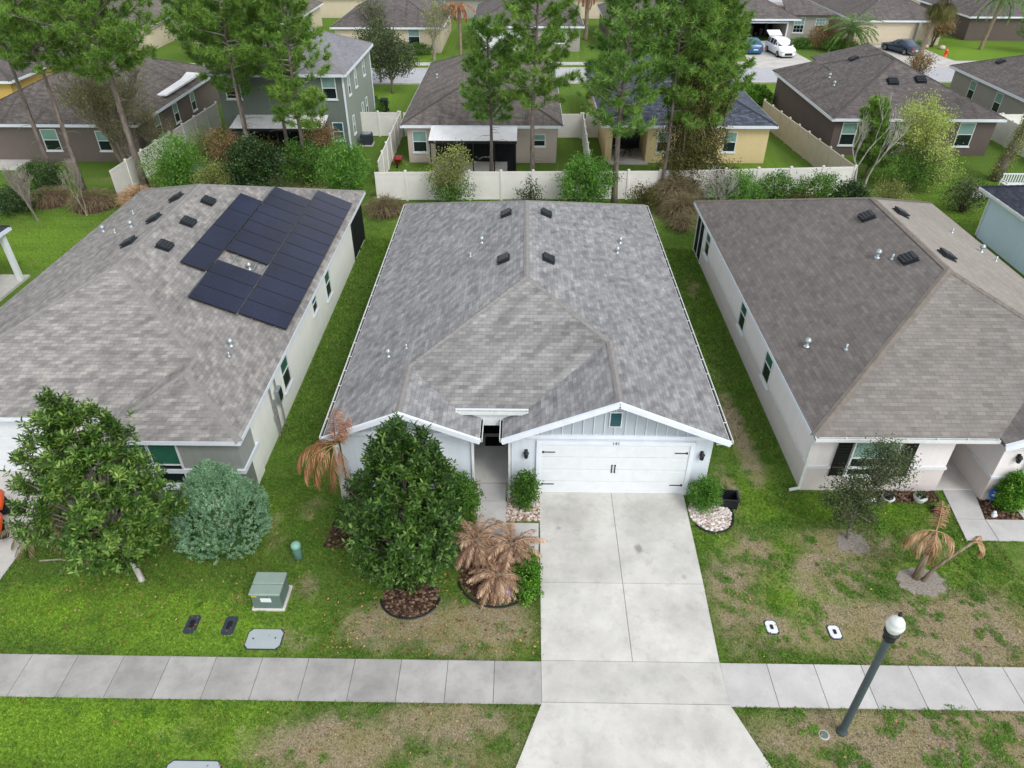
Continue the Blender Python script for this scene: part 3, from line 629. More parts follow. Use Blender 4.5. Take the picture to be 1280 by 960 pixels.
def garage_door(parent, side, uc, w, h, wc, mat='white', hinges=False):
    mb = MB(); n = 4; ph = h/n
    for i in range(n):
        sb(mb, side, uc-w/2, uc+w/2, .03+i*ph+.006, .03+(i+1)*ph-.006, wc, 0, .03)
        m = 8; pw = w/m
        for j in range(m): sb(mb, side, uc-w/2+j*pw+.08, uc-w/2+(j+1)*pw-.08, .03+i*ph+.1, .03+(i+1)*ph-.1, wc, .03, .036)
    d = mb.build('garage_door', M[mat], parent)
    f = MB()
    sb(f, side, uc-w/2-.14, uc-w/2, 0, h+.18, wc, -.02, .07); sb(f, side, uc+w/2, uc+w/2+.14, 0, h+.18, wc, -.02, .07); sb(f, side, uc-w/2, uc+w/2, h+.03, h+.18, wc, -.02, .068)
    f.build('door_frame', M[mat if mat != 'white' else 'fascia'], parent)
    if hinges:
        for s in (-1, 1):
            for z in (h*.2, h*.86):
                q = MB(); a = uc+s*(w/2-.05); b = a-s*.42; sb(q, side, min(a, b), max(a, b), z-.018, z+.018, wc, .032, .05); sb(q, side, min(a, a-s*.06), max(a, a-s*.06), z-.04, z+.04, wc, .032, .048)
                q.build('hinge_strap', M['black'], d)
        for s in (-1, 1):
            q = MB(); sb(q, side, uc+s*.05-.014, uc+s*.05+.014, h*.46, h*.6, wc, .034, .06); sb(q, side, uc+s*.05-.024, uc+s*.05+.024, h*.45, h*.47, wc, .033, .05); sb(q, side, uc+s*.05-.024, uc+s*.05+.024, h*.59, h*.61, wc, .033, .05)
            q.build('handle', M['black'], d)
    return d
def wall_light(parent, side, u, z, wc, mat='black'):
    s = {'S': Vector((0,-1,0)), 'W': Vector((-1,0,0)), 'E': Vector((1,0,0))}[side]
    c = Vector((u, wc, z))+s*.1 if side == 'S' else Vector((wc, u, z))+s*.1
    mb = MB(); sb(mb, side, u-.05, u+.05, z-.02, z+.16, wc, 0, .03); mb.beam(c+Vector((0,0,.14)), c-s*.1+Vector((0,0,.14)), .02, .02)
    mb.lathe(c, [(.03,-.14),(.06,-.12),(.07,.06),(.095,.07),(.05,.14),(.015,.17)], 10)
    o = mb.build('wall_light', M[mat], parent); q = MB().lathe(c, [(.052,-.11),(.072,-.08),(.076,.04),(.05,.055)], 10); q.build('lamp_glass', M['glass_lo'], o); return o
def text_obj(parent, txt, size, loc, rot, mat, name='house_number', ext=.006):
    cu = bpy.data.curves.new(name, 'FONT'); cu.body = txt; cu.size = size; cu.extrude = ext; cu.align_x = 'CENTER'; cu.align_y = 'CENTER'
    tmp = bpy.data.objects.new('tmp', cu); me = bpy.data.meshes.new_from_object(tmp); bpy.data.objects.remove(tmp); me.name = name
    o = link(name, me, M[mat], parent); o.location = Vector(loc)-ROOTLOC[parent.name]; o.rotation_euler = rot; return o

# ------------------------------------------------------------------ the middle house
E0, PT = 2.7, .42
XL, XR, XC = -6.2, 6.5, .15; ZR = E0+PT*6.35
H = thing('house', 'pale blue house with wide grey roof and white double garage door, in the middle', 'house', (0, 27, 0))
Z = lambda x, xe, s: E0+PT*(xe-x)*s
zr, zl = E0+PT*(6.5-2.965), E0+PT*(6.2-3.75)
mb = MB()
for j_, q in enumerate(([(XR,17.15,E0),(XR,36.6,E0),(XC,30.25,ZR),(XC,23.05,ZR),(2.965,20.638,zr),(2.965,17.15,zr)],
          [(XL,17.15,E0),(-3.75,17.15,zl),(-3.75,19.707,zl),(XC,23.05,ZR),(XC,30.25,ZR),(XL,36.6,E0)],
          [(XR,36.6,E0),(XL,36.6,E0),(XC,30.25,ZR)],
          [(XC,23.05,ZR),(-3.75,19.707,zl),(-2.13,18.32,3.05),(.26,18.32,3.05),(2.965,20.638,zr)],
          [(2.965,17.15,zr),(2.965,20.638,zr),(.26,18.32,3.048),(-.57,18.32,E0),(-.57,17.15,E0)],
          [(-3.75,17.15,zl),(-1.3,17.15,E0),(-1.3,18.32,E0),(-2.13,18.32,3.048),(-3.75,19.707,zl)])): mb.slab(q, .1, 1 if j_ == 3 else 0)
R_ = mb.build('roof', [M['roof_main'], M['roof_front']], H)
k = MB()
for a, b in (((XC,23.05,ZR),(XC,30.25,ZR)),((XC,23.05,ZR),(-3.75,19.707,zl)),((XC,23.05,ZR),(2.965,20.638,zr)),((-3.75,17.2,zl),(-3.75,19.707,zl)),((2.965,17.2,zr),(2.965,20.638,zr)),
             ((XL,36.6,E0),(XC,30.25,ZR)),((XR,36.6,E0),(XC,30.25,ZR))): cap(k, a, b, .1, .045, .01)
k.build('ridge_cap', M['cap_main'], R_)
for x, y in ((-.71,29.58),(1.0,29.61),(-.71,25.1),(.98,25.12)): roof_vent(R_, x, y, ZR-PT*abs(x-XC), 1 if x > XC else -1, .9)
for x, y, hat in ((-1.68,27.53,True),(4.36,29.79,True),(4.09,28.54,True),(-4.63,20.83,True),(-4.0,20.95,False),(-2.1,26.6,False)):
    pipe_vent(R_, x, y, ZR-PT*abs(x-XC), .05 if hat else .035, .2, hat)
W_ = MB()
W_.box(-.3, 6.15, 17.65, 36.2, -.1, 2.56); W_.box(-5.85, -1.62, 17.72, 36.2, -.1, 2.558); W_.box(-1.62, -.3, 20.7, 36.2, -.1, 2.557)
W_.build('wall', M['wall_main'], H)
# gables with board and batten siding
def gable(parent, x0, x1, xp, zp, yw, zb):
    """triangle from the wall top to the roof line, siding with battens"""
    g = MB(); a = E0-.1; sl = (zp-.1-a)/(xp-x0); P = [(x0+.2, yw, zb), (x1-.2, yw, zb), (x1-.2, yw, a+sl*.2), (xp, yw, zp-.12), (x0+.2, yw, a+sl*.2)]
    g.face(P); g.add([(p[0], p[1]+.05, p[2]) for p in P], [(4,3,2,1,0)]); q = g; x = xp-int((xp-x0)/.33)*.33
    while x < x1-.3:
        zt = a+sl*((x-x0) if x < xp else (x1-x)); 
        if zt > zb+.15 and x > x0+.3: q.box(x-.02, x+.02, yw-.028, yw-.002, zb+.02, zt-.1, 1)
        x += .33
    return g.build('gable_siding', [M['batten'], M['battenl']], parent)
gable(H, -.57, 6.5, 2.965, zr, 17.64, 2.5); gable(H, XL, -1.3, -3.75, zl, 17.71, 2.5)
f = MB()
for a, b in (((-.6,17.13,E0),(2.965,17.13,zr)),((2.965,17.13,zr),(6.53,17.13,E0)),((XL-.03,17.13,E0),(-3.75,17.13,zl)),((-3.75,17.13,zl),(-1.27,17.13,E0))):
    f.beam(Vector(a)-Vector((0,0,.08)), Vector(b)-Vector((0,0,.08)), .05, .16)
    f.beam(Vector(a)+Vector((0,.03,.005)), Vector(b)+Vector((0,.02,.005)), .09, .03)
f.build('rake_board', M['fascia'], H)
f = MB(); f.box(.2, 5.9, 17.57, 17.638, 2.42, 2.56); f.box(-5.6, -1.8, 17.64, 17.708, 2.42, 2.56); f.build('trim_band', M['fascia'], H)
s_ = MB()   # sloping soffit under the rakes
for a, b in (((-.57,E0),(2.965,zr)),((2.965,zr),(6.5,E0)),((XL,E0),(-3.75,zl)),((-3.75,zl),(-1.3,E0))):
    s_.face([(a[0],17.15,a[1]-.12),(b[0],17.15,b[1]-.12),(b[0],17.7,b[1]-.12),(a[0],17.7,a[1]-.12)])
s_.box(6.12, 6.48, 17.2, 36.5, 2.55, 2.57); s_.box(-6.18, -5.84, 17.2, 36.5, 2.55, 2.57); s_.box(-1.63,-1.32,17.2,18.3,2.55,2.57); s_.box(-.56,-.29,17.2,18.3,2.55,2.57)
s_.box(-1.62, -.3, 18.3, 20.7, 2.5, 2.54); s_.build('soffit', M['white'], H)
# louvre in the right gable
lv = MB(); lv.box(2.965-.2, 2.965+.2, 17.59, 17.637, 2.9, 3.5); lo = lv.build('louvre', M['white'], H)
lv = MB(); lv.box(2.8, 3.13, 17.585, 17.6, 2.94, 3.46)
for i in range(8): lv.obox((2.965, 17.572, 2.98+i*.062), (1,0,0), (0,.8,.6), (0,-.6,.8), .16, .022, .005)
lv.build('slats', M['teal'], lo)
gd = garage_door(H, 'S', 3.05, 4.8, 2.13, 17.65, hinges=True)
text_obj(H, '141', .17, (3.05, 17.575, 2.235), (pi/2, 0, 0), 'postgrey')
wall_light(H, 'S', .18, 1.75, 17.65, 'black'); wall_light(H, 'S', 5.85, 1.75, 17.65, 'black')
window(H, 'S', -3.05, .95, .95, 1.35, 17.72, up='teal', lo='teal')
# entry: lintel, door, mat
e_ = MB(); e_.box(-2.15, .28, 18.24, 18.34, 2.97, 3.04); e_.build('fascia', M['fascia'], H)
gutter(H, (-2.1,18.22), (.24,18.22), 3.06, (0,-1), w=.13); gutter(H, (-1.3,17.2), (-1.3,18.3), 2.68, (1,0), w=.1); gutter(H, (-.57,17.2), (-.57,18.3), 2.68, (-1,0), w=.1)
e_ = MB().box(-1.62, -.3, 18.25, 18.4, 2.4, 2.93); e_.build('beam', M['white'], H)
e_ = MB().box(-1.62, -.3, 18.03, 20.7, -.05, .1); e_.build('porch_floor', M['conc'], H)
d = MB().box(-1.5, -.45, 20.62, 20.68, .1, 2.3).build('front_door', M['dark'], H)
q = MB().lathe((-.6, 20.6, 1.1), [(.01,-.04),(.04,-.03),(.04,.03),(.01,.04)], 10).build('handle', M['steel'], d)
gutter(H, (XR,17.2), (XR,36.5), 2.69, (1,0)); gutter(H, (XL,17.2), (XL,36.5), 2.69, (-1,0))
eave_fascia(H, [((XL,36.6),(XR,36.6))], E0)
downspout(H, -.36, 17.6, 2.6, 'S', .3); downspout(H, -1.56, 17.67, 2.6, 'S', .2); downspout(H, 6.2, 17.9, 2.6, 'E', .3)
single('doormat', MB().bevbox(-1.3, -.6, 19.9, 20.4, .1, .125, .01), M['black'], 'black doormat on the porch floor before the dark front door', 'doormat', (-.95,20.1,.1))

# ------------------------------------------------------------------ the left house with solar panels
XL2, XR2, XC2 = -21.2, -8.75, -14.975; Z2 = E0+PT*6.225
H2 = thing('house', 'cream house with a long solar array on its warm grey hip roof', 'house', (-15, 28, 0))
mb = MB()
for q in ([(XR2,16.95,E0),(XR2,38.4,E0),(XC2,32.17,Z2),(XC2,23.85,Z2),(-11.1,20.24,3.687),(-11.1,19.3,3.687)],
          [(XL2,18.05,E0),(-13.45,18.05,E0),(-11.1,20.24,3.687),(XC2,23.85,Z2)],
          [(-13.45,16.95,E0),(XR2,16.95,E0),(-11.1,19.3,3.687)],
          [(-13.45,16.95,E0),(-11.1,19.3,3.687),(-11.1,20.24,3.687),(-13.45,18.05,E0)],
          [(XL2,18.05,E0),(XC2,23.85,Z2),(XC2,32.17,Z2),(XL2,38.4,E0)],
          [(XL2,38.4,E0),(XR2,38.4,E0),(XC2,32.17,Z2)]): mb.slab(q, .1)
R2 = mb.build('roof', M['roof_left'], H2)
k = MB()
for a, b in (((XC2,23.85,Z2),(XC2,32.17,Z2)),((-11.1,20.24,3.687),(XC2,23.85,Z2)),((XR2,16.95,E0),(-11.1,19.3,3.687)),((-13.45,16.95,E0),(-11.1,19.3,3.687)),((-11.1,19.3,3.687),(-11.1,20.24,3.687)),
             ((XL2,18.05,E0),(XC2,23.85,Z2)),((XR2,38.4,E0),(XC2,32.17,Z2)),((XL2,38.4,E0),(XC2,32.17,Z2))): cap(k, a, b, .12, .05, .012)
k.build('ridge_cap', M['cap_main'], R2)
zz = lambda x: Z2-PT*abs(x-XC2)
for x, y in ((-14.18,30.84),(-14.18,28.48),(-14.2,26.1),(-15.75,31.2),(-15.75,28.8),(-15.75,26.4)): roof_vent(R2, x, y, zz(x), 1 if x > XC2 else -1)
for x, y, hat in ((-11.25,26.66,True),(-10.34,21.4,True),(-10.22,20.8,False),(-18.6,32.3,False),(-17.2,29.4,True),(-18.2,29.7,False),(-19.7,31.3,True)): pipe_vent(R2, x, y, zz(x), .055 if hat else .035, .22, hat)
# panels
n_ = Vector((PT, 0, 1)).normalized(); u_ = Vector((1, 0, -PT)).normalized(); v_ = Vector((0, 1, 0))
def panel(x0, x1, y0, y1):
    c = Vector(((x0+x1)/2, (y0+y1)/2, zz((x0+x1)/2)))+n_*.12; a = (x1-x0)/2*sqrt(1+PT*PT)-.012; b = (y1-y0)/2-.011
    f = MB().obox(c, u_, v_, n_, a, b, .018).build('solar_panel', M['black'], H2)
    g = MB(); P = [c+u_*(i*(a-.018))+v_*(j*(b-.018))+n_*.0205 for i, j in ((-1,-1),(1,-1),(1,1),(-1,1))]
    g.face(P, 0, [(0,0),(2*a,0),(2*a,2*b),(0,2*b)]); g.build('cell_glass', M['solar'], f)
for i in range(12): panel(-10.685, -8.99, 23.27+i*1.06, 23.27+(i+1)*1.06)
for i in range(3): panel(-12.385, -10.70, 23.2+i*1.045, 23.2+(i+1)*1.045)
for i in range(7): panel(-12.385, -10.70, 27.27+i*1.04, 27.27+(i+1)*1.04)
for i in range(4): panel(-13.38, -12.4, 25.24+i*1.83, 25.24+(i+1)*1.83)
r = MB()
for x, y0, y1 in ((-10.68,23.2,36.0),(-12.39,23.2,34.5)): r.beam((x, y0, zz(x)+.12), (x, y1, zz(x)+.12), .03, .05)
for x in (-9.4,-10.2,-11.1,-11.9,-12.7,-13.1): r.beam((x, 25.4 if x < -12.4 else 23.3, zz(x)+.06), (x, 32.4 if x < -12.4 else (34.4 if x < -10.7 else 35.9), zz(x)+.06), .04, .05)
r.build('panel_rail', M['steel'], H2)
W2 = MB(); W2.box(-20.9, -9.02, 18.4, 38.1, -.1, 2.56); W2.build('wall', M['wall_left'], H2)
W2 = MB(); W2.box(-13.2, -9.0, 17.25, 18.42, 1.28, 2.558); W2.build('front_wall', M['wall_left_front'], H2)
W2 = MB(); W2.box(-13.22, -8.98, 17.22, 18.5, -.1, 1.12); W2.build('front_wainscot', M['wall_left_grey'], H2)
W2 = MB(); W2.box(-13.25, -8.94, 17.17, 18.62, 1.12, 1.28); W2.build('trim_band', M['fascia'], H2)
W2 = MB(); W2.box(-9.04, -8.96, 17.9, 18.6, -.1, 1.12).build('corner_trim', M['wall_left'], H2)
for c in (-12.38, -11.42): window(H2, 'S', c, .62, .98, 1.9, 17.22, up='glass_green', lo='glass_lo', split=.45, sill=False)
MB().box(-12.95, -10.85, 17.08, 17.22, .48, .6).build('window_sill', M['fascia'], H2)
for y, z0, wdt, hh in ((22.4,.9,.9,1.45),(27.2,1.45,.75,.9),(29.6,.9,.9,1.45)): window(H2, 'E', y, z0, wdt, hh, -9.02, up='glass_green', lo='glass_lo')
f = MB(); f.box(-9.03, -8.99, 35.3, 37.9, .1, 2.4); f.build('lanai_screen', M['screen'], H2)
f = MB()
for y in (35.25, 36.6, 37.95): f.box(-9.04, -8.97, y-.03, y+.03, 0, 2.5)
f.build('screen_frame', M['black'], H2)
eave_fascia(H2, [((XR2,16.95),(XR2,38.4)),((-13.45,16.95),(XR2,16.95)),((XL2,18.05),(-13.45,18.05)),((XL2,18.05),(XL2,38.4)),((XL2,38.4),(XR2,38.4))], E0)
MB().box(XL2+.05, XR2-.03, 18.1, 38.3, 2.54, 2.56).build('soffit', M['white'], H2); MB().box(-13.4, XR2-.03, 17.0, 18.2, 2.545, 2.562).build('soffit', M['white'], H2)
garage_door(H2, 'S', -17.6, 4.9, 2.13, 18.4)
MB().box(-21.2, -13.5, 18.3, 18.36, 2.36, 2.5).build('trim_band', M['fascia'], H2)
mt = MB(); mt.bevbox(-8.99+.0, -8.84, 20.9, 21.3, 1.15, 1.75, .02)
mo = mt.build('electric_meter', M['steel'], H2); MB().box(-8.835, -8.81, 20.96, 21.24, 1.3, 1.7).build('meter_face', M['glass_lo'], mo)
mt = MB(); mt.beam((-8.97,20.5,0),(-8.97,20.5,2.3),.06,.05); mt.beam((-8.97,20.72,0),(-8.97,20.72,1.5),.05,.05); mt.beam((-8.97,21.1,1.7),(-8.97,21.1,2.5),.05,.05); mt.beam((-8.95,21.2,0),(-8.95,21.2,1.15),.05,.05); mt.box(-8.99,-8.9,20.4,20.62,.75,.95); mt.build('conduit', plain('grey_conduit', C(150,150,148), .6), H2)
q = MB().bevbox(-9.02+.02, -8.9, 19.6, 19.95, 1.0, 1.3, .02); 

# ------------------------------------------------------------------ the right house
XL3, XR3, XC3 = 9.2, 21.8, 15.5; Z3 = E0+PT*6.3; S3 = (Z3-E0)/6.37
H3 = thing('house', 'pale pink house with brownish grey hip roof and recessed porch, right of the middle house', 'house', (15.5, 27, 0))
mb = MB()
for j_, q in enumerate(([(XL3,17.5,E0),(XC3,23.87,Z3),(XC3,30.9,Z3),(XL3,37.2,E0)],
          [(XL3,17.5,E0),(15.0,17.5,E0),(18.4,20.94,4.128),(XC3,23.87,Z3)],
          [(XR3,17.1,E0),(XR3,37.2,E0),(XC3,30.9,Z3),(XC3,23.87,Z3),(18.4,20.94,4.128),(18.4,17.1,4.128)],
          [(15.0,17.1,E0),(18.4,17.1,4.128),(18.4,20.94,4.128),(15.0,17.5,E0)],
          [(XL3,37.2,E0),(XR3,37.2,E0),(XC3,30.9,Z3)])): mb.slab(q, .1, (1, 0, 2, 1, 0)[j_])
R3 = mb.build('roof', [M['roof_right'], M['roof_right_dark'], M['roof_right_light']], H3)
k = MB()
for a, b in (((XC3,23.87,Z3),(XC3,30.9,Z3)),((XL3,17.5,E0),(XC3,23.87,Z3)),((18.4,20.94,4.128),(XC3,23.87,Z3)),((18.4,17.15,4.128),(18.4,20.94,4.128)),((XL3,37.2,E0),(XC3,30.9,Z3)),((XR3,37.2,E0),(XC3,30.9,Z3))): cap(k, a, b, .14, .05, .015)
k.build('ridge_cap', M['cap_right'], R3)
z3 = lambda x: Z3-PT*abs(x-XC3)
for x, y in ((14.75,29.4),(14.75,25.3),(16.5,30.1),(16.45,25.8)): roof_vent(R3, x, y, z3(x), 1 if x > XC3 else -1, 1.05)
for x, y, hat in ((14.0,26.15,True),(14.35,25.7,False),(10.3,22.03,True),(11.29,21.19,False),(19.8,31.3,False),(20.6,30.0,True),(21.0,29.4,False)): pipe_vent(R3, x, y, z3(x), .065 if hat else .045, .26, hat)
W3 = MB()
W3.box(9.5, 14.05, 17.92, 36.9, 1.1, 2.558); W3.box(14.05, 15.35, 20.4, 36.9, -.1, 2.557); W3.box(15.35, 21.5, 17.5, 36.9, 1.1, 2.559)
W3.build('wall', M['wall_right'], H3)
W3 = MB(); W3.box(9.485, 14.055, 17.9, 36.95, -.1, 1.0); W3.box(15.335, 21.52, 17.48, 36.9, -.1, 1.0); W3.build('lower_wall', M['wall_right_low'], H3)
W3 = MB(); W3.box(9.47, 14.08, 17.87, 18.3, 1.0, 1.1); W3.box(15.31, 16.5, 17.45, 18.6, 1.0, 1.1); W3.box(9.51, 14.04, 18.3, 36.9, 1.0, 1.1); W3.box(15.36, 21.49, 18.6, 36.8, 1.0, 1.1); W3.build('trim_band', M['white'], H3)
q = MB().box(14.05, 15.35, 17.95, 20.4, -.05, .08).build('porch_floor', M['conc'], H3)
d = MB().box(14.3, 15.15, 20.34, 20.39, .08, 2.12).build('front_door', M['wall_right_low'], H3); MB().box(15.0,15.05,20.3,20.33,1.0,1.15).build('handle', M['black'], d)
MB().box(XL3+.05, 14.99, 17.52, 37.1, 2.54, 2.56).build('soffit', M['white'], H3); MB().box(15.02, XR3-.05, 17.15, 37.1, 2.541, 2.561).build('soffit', M['white'], H3)
g = MB(); P = [(15.2, 17.49, 2.5), (21.6, 17.49, 2.5), (18.4, 17.49, 3.98)]; g.face(P); g.build('gable_wall', M['wall_right'], H3)
f = MB(); f.beam((14.97,17.08,E0-.1), (18.4,17.08,4.03), .05, .2); f.beam((18.4,17.08,4.03), (21.83,17.08,E0-.1), .05, .2)
f.beam((14.97,17.11,E0+.005), (18.4,17.11,4.133), .12, .03); f.beam((18.4,17.11,4.133), (21.83,17.11,E0+.005), .12, .03); f.build('rake_board', M['fascia'], H3)
eave_fascia(H3, [((XL3,17.5),(XL3,37.2)),((XL3,37.2),(XR3,37.2)),((XR3,17.1),(XR3,37.2))], E0)
gutter(H3, (XL3+.02,17.48), (14.95,17.48), 2.69, (0,-1), w=.13); 
downspout(H3, 9.42, 17.85, 2.6, 'W', .3)
window(H3, 'S', 11.55, .7, 1.5, 1.55, 17.9, frame='white', mull=False)
for s in (-1, 1):
    q = MB()
    for i in range(12): q.box(11.55+s*1.05-.2, 11.55+s*1.05+.2, 17.85, 17.885, .72+i*.125, .72+i*.125+.1)
    q.box(11.55+s*1.05-.23, 11.55+s*1.05-.2, 17.845, 17.89, .68, 2.26); q.box(11.55+s*1.05+.2, 11.55+s*1.05+.23, 17.845, 17.89, .68, 2.26); q.build('shutter', M['black'], H3)
for y in (23.0, 26.9, 34.2): window(H3, 'W', y, .9, .9, 1.5, 9.485+.015, up='glass_green', lo='glass_lo')
MB().box(9.47, 9.5, 35.2, 36.8, .1, 2.4).build('lanai_screen', M['screen'], H3)
f = MB()
for y in (35.15, 36.0, 36.85): f.box(9.44, 9.51, y-.03, y+.03, 0, 2.5)
f.build('screen_frame', M['white'], H3)
garage_door(H3, 'S', 18.9, 4.8, 2.13, 17.48); wall_light(H3, 'S', 15.85, 1.9, 17.5)
f = MB().box(16.2, 16.32, 17.4, 17.5, 1.1, 2.5).build('corner_trim', M['fascia'], H3)

# ------------------------------------------------------------------ blue house and white porch at the sides
B = thing('house', 'light blue house wall with navy roof beyond the right house', 'house', (30, 32, 0))
MB().box(26.1, 37, 20.5, 39.0, -.1, 2.6).build('wall', stucco('light_blue_siding', C(182,202,218,.8), .06, .12), B)
r, a_, b_ = hip_roof(B, 25.6, 37.4, 20, 39.5, 2.75, .42, 'roof_navy', 'roof_navy'); gutter(B, (25.6,20.2), (25.6,39.4), 2.74, (-1,0))
q = MB().bevbox(25.95, 26.09, 33.4, 33.7, 1.2, 1.7, .02); q.beam((26.05,33.55,0),(26.05,33.55,1.2),.05,.05); q.build('electric_meter', M['black'], B)
MB().tube([(25.7,39.3,2.7),(25.8,39.2,2.45),(26.05,39.0,2.3),(26.05,38.98,.1)], .045, 8).build('downspout', M['gutter'], B)
B = thing('house', 'white open porch corner with column and dark roof at the left edge', 'house', (-30, 28, 0))
MB().box(-36, -27.0, 22, 30.4, -.1, 2.6).build('wall', M['wall_main'], B)
hip_roof(B, -38, -25.35, 20, 33.0, 2.85, .4, 'roof_navy', 'roof_navy')
MB().box(-27.0, -25.5, 28, 33.1, -.05, .12).build('porch_floor', M['conc'], B)
MB().bevbox(-25.75, -25.5, 32.4, 32.65, .12, 2.65, .02).build('column', M['white'], B); MB().bevbox(-27.1, -26.85, 32.4, 32.65, .12, 2.65, .02).build('column', M['white'], B)
MB().box(-27.2, -25.5, 29.5, 32.7, 2.5, 2.68).build('beam', M['white'], B)

# ------------------------------------------------------------------ fences
def fence(label, pts, h=1.83, step=1.95, mat='fence', group=None):
    a = Vector((*pts[0], 0)); root = thing('fence', label, 'fence', a, group=group)
    for p, q in zip(pts, pts[1:]):
        p, q = Vector((*p, 0)), Vector((*q, 0)); L = (q-p).length; n = max(1, round(L/step)); d = (q-p)/n; u = d.normalized(); v = Vector((-u.y, u.x, 0)); up = Vector((0,0,1))
        for i in range(n+1):
            if i == 0 and tuple(p[:2]) != tuple(pts[0]): continue
            c = p+d*i; m = MB().obox(c+up*(h/2+.02), u, v, up, .065, .065, h/2+.05); m.obox(c+up*(h+.085), u, v, up, .085, .085, .018); m.obox(c+up*(h+.12), u, v, up, .05, .05, .02)
            m.build('post', M[mat], root)
        for i in range(n):
            c = p+d*(i+.5); l = d.length/2-.066; m = MB(); m.obox(c+up*(h*.5+.02), u, v, up, l, .012, h*.5-.06); m.obox(c+up*(h-.05), u, v, up, l, .03, .07); m.obox(c+up*.12, u, v, up, l, .03, .07)
            k = int(l*2/.15)
            for j in range(1, k): m.obox(c+u*(-l+j*2*l/k)+up*(h*.5), u, v, up, .006, .0145, h*.5-.13)
            m.build('panel', M[mat], root)
    return root
fence('long white vinyl fence across the back of the gardens', [(-9.35,43.9),(8.6,44.4),(21.1,45.4)])
fence('white vinyl side fence left of the beige house with patio', [(-9.4,45.9),(-9.6,57.4)])
fence('short white fence joining the grey two storey house', [(-12.95,57.5),(-9.75,57.45)])
fence('short white fence left of the beige house rear corner', [(-9.45,57.4),(-8.25,57.45)])
fence('white fence between the beige and the yellow house, by the pine', [(4.35,46.2),(4.6,57.2)])
fence('white fence closing the gap right of the beige house', [(2.6,57.2),(4.45,57.25)]); fence('white fence closing the gap left of the yellow house', [(4.75,57.3),(6.2,57.3)])
fence('tan vinyl fence running beside the brown house', [(21.1,45.6),(19.7,61.5)], mat='fencetan', step=1.8)
fence('white vinyl fence beside the taupe house at left', [(-25.9,43.8),(-24.9,60)])
fence('grey white fence right of the brown house', [(36.9,44.5),(36.6,57.5)]); fence('white fence between brown and grey houses', [(35.2,57.6),(38.6,57.7)])

# ------------------------------------------------------------------ background houses
M['w_beige'] = stucco('pinkish_beige_stucco', C(204,190,180), .08, .15); M['w_yellow'] = stucco('pale_yellow_stucco', C(232,210,162), .08, .12)
M['w_brown'] = stucco('brown_taupe_stucco', C(110,99,95), .08, .1); M['w_taupe'] = stucco('taupe_stucco', C(122,112,106), .08, .1); M['w_green'] = stucco('green_grey_siding', C(114,124,116), .06, .1)
M['w_green2'] = stucco('light_green_grey_siding', C(150,160,148), .06, .1); M['w_cream'] = stucco('cream_house_stucco', C(222,208,184), .06, .1); M['w_grey'] = stucco('warm_grey_stucco', C(168,164,156), .06, .1)
M['w_dkyellow'] = stucco('mustard_yellow_stucco', C(214,180,104), .06, .1)
M['metalroof'] = plain('white_patio_roof', C(240,242,244,.9), .5, .3, var=.14, scale=1.5)
def patio(parent, x0, x1, y0, yw, z0, z1, wall_side=True):
    m = MB(); m.add([(x0,y0,z0),(x1,y0,z0),(x1,yw,z1),(x0,yw,z1),(x0,y0,z0-.1),(x1,y0,z0-.1),(x1,yw,z1-.1),(x0,yw,z1-.1)], [(0,1,2,3),(7,6,5,4),(4,5,1,0),(5,6,2,1),(6,7,3,2),(7,4,0,3)])
    n = int((x1-x0)/.3)
    for i in range(n+1): x = x0+(x1-x0)*i/n; m.beam((x,y0,z0+.012),(x,yw,z1+.012),.03,.025)
    m.build('patio_roof', M['metalroof'], parent)
    f = MB(); f.box(x0, x1, y0-.04, y0, z0-.2, z0-.02)
    for i in range(5): x = x0+.08+(x1-x0-.16)*i/4; f.box(x-.04, x+.04, y0+.03, y0+.11, 0, z0-.1)
    f.build('patio_frame', M['black'], parent)
    MB().box(x0+.1, x1-.1, y0+.1, yw-.01, -.05, .1).build('patio_floor', M['conc'], parent)
    MB().box(x0+.15, x1-.15, yw-.05, yw-.015, .1, z0-.15).build('patio_screen', M['screen'], parent)
# D: beige house
D, r = simple_house('beige single storey house with white patio roof behind the middle of the back fence', -8.6, 2.75, 50.9, 70.5, 'w_beige', 'roof_tan', name='house', wins=[('S',-7.35,.75,1.0,1.5),('S',1.05,1.2,1.0,.85),('W',58,.9,.9,1.4)])
for x, y in ((-7.1,62),(1.5,60)): pipe_vent(r, x, y, 2.75+.42*(min(x+8.6, 2.75-x)), .06, .25)
roof_vent(r, -3.6, 55.2, 2.75+.42*4.3, 0, .9, -1); roof_vent(r, -1.9, 55.2, 2.75+.42*4.3, 0, .9, -1)
patio(D, -6.4, -.45, 48.75, 51.3, 2.35, 2.7)
# dark screen side walls of the lanai
MB().box(-1.1, -.5, 48.9, 49.0, .1, 1.0).build('screen_wall', M['screen'], D)
# E: yellow house with covered patio
E_ = thing('house', 'yellow house with blue black roof and open covered patio behind the pines', 'house', (11.5, 60, 0))
m = MB(); m.box(5.85, 6.3, 51.5, 54.5, -.1, 2.6); m.box(8.75, 17.25, 51.5, 68, -.1, 2.6); m.box(5.85, 8.76, 54.5, 68, -.1, 2.6); m.box(6.28, 8.77, 51.5, 51.75, 2.2, 2.59); m.build('wall', M['w_yellow'], E_)
hip_roof(E_, 5.45, 17.65, 51.1, 68.5, 2.75, .42, 'roof_slate', 'roof_slate'); MB().box(6.1, 8.9, 51.0, 54.4, -.05, .1).build('patio_floor', M['conc'], E_)
MB().box(6.35, 8.7, 54.42, 54.49, .1, 2.2).build('sliding_door', M['glass_lo'], E_)
window(E_, 'S', 9.9, .8, .9, 1.4, 51.5); window(E_, 'S', 14.6, .8, .9, 1.4, 51.5)
g_ = thing('patio_table', 'round dark patio table on the yellow house patio', 'table', (7.6, 52.6, .1))
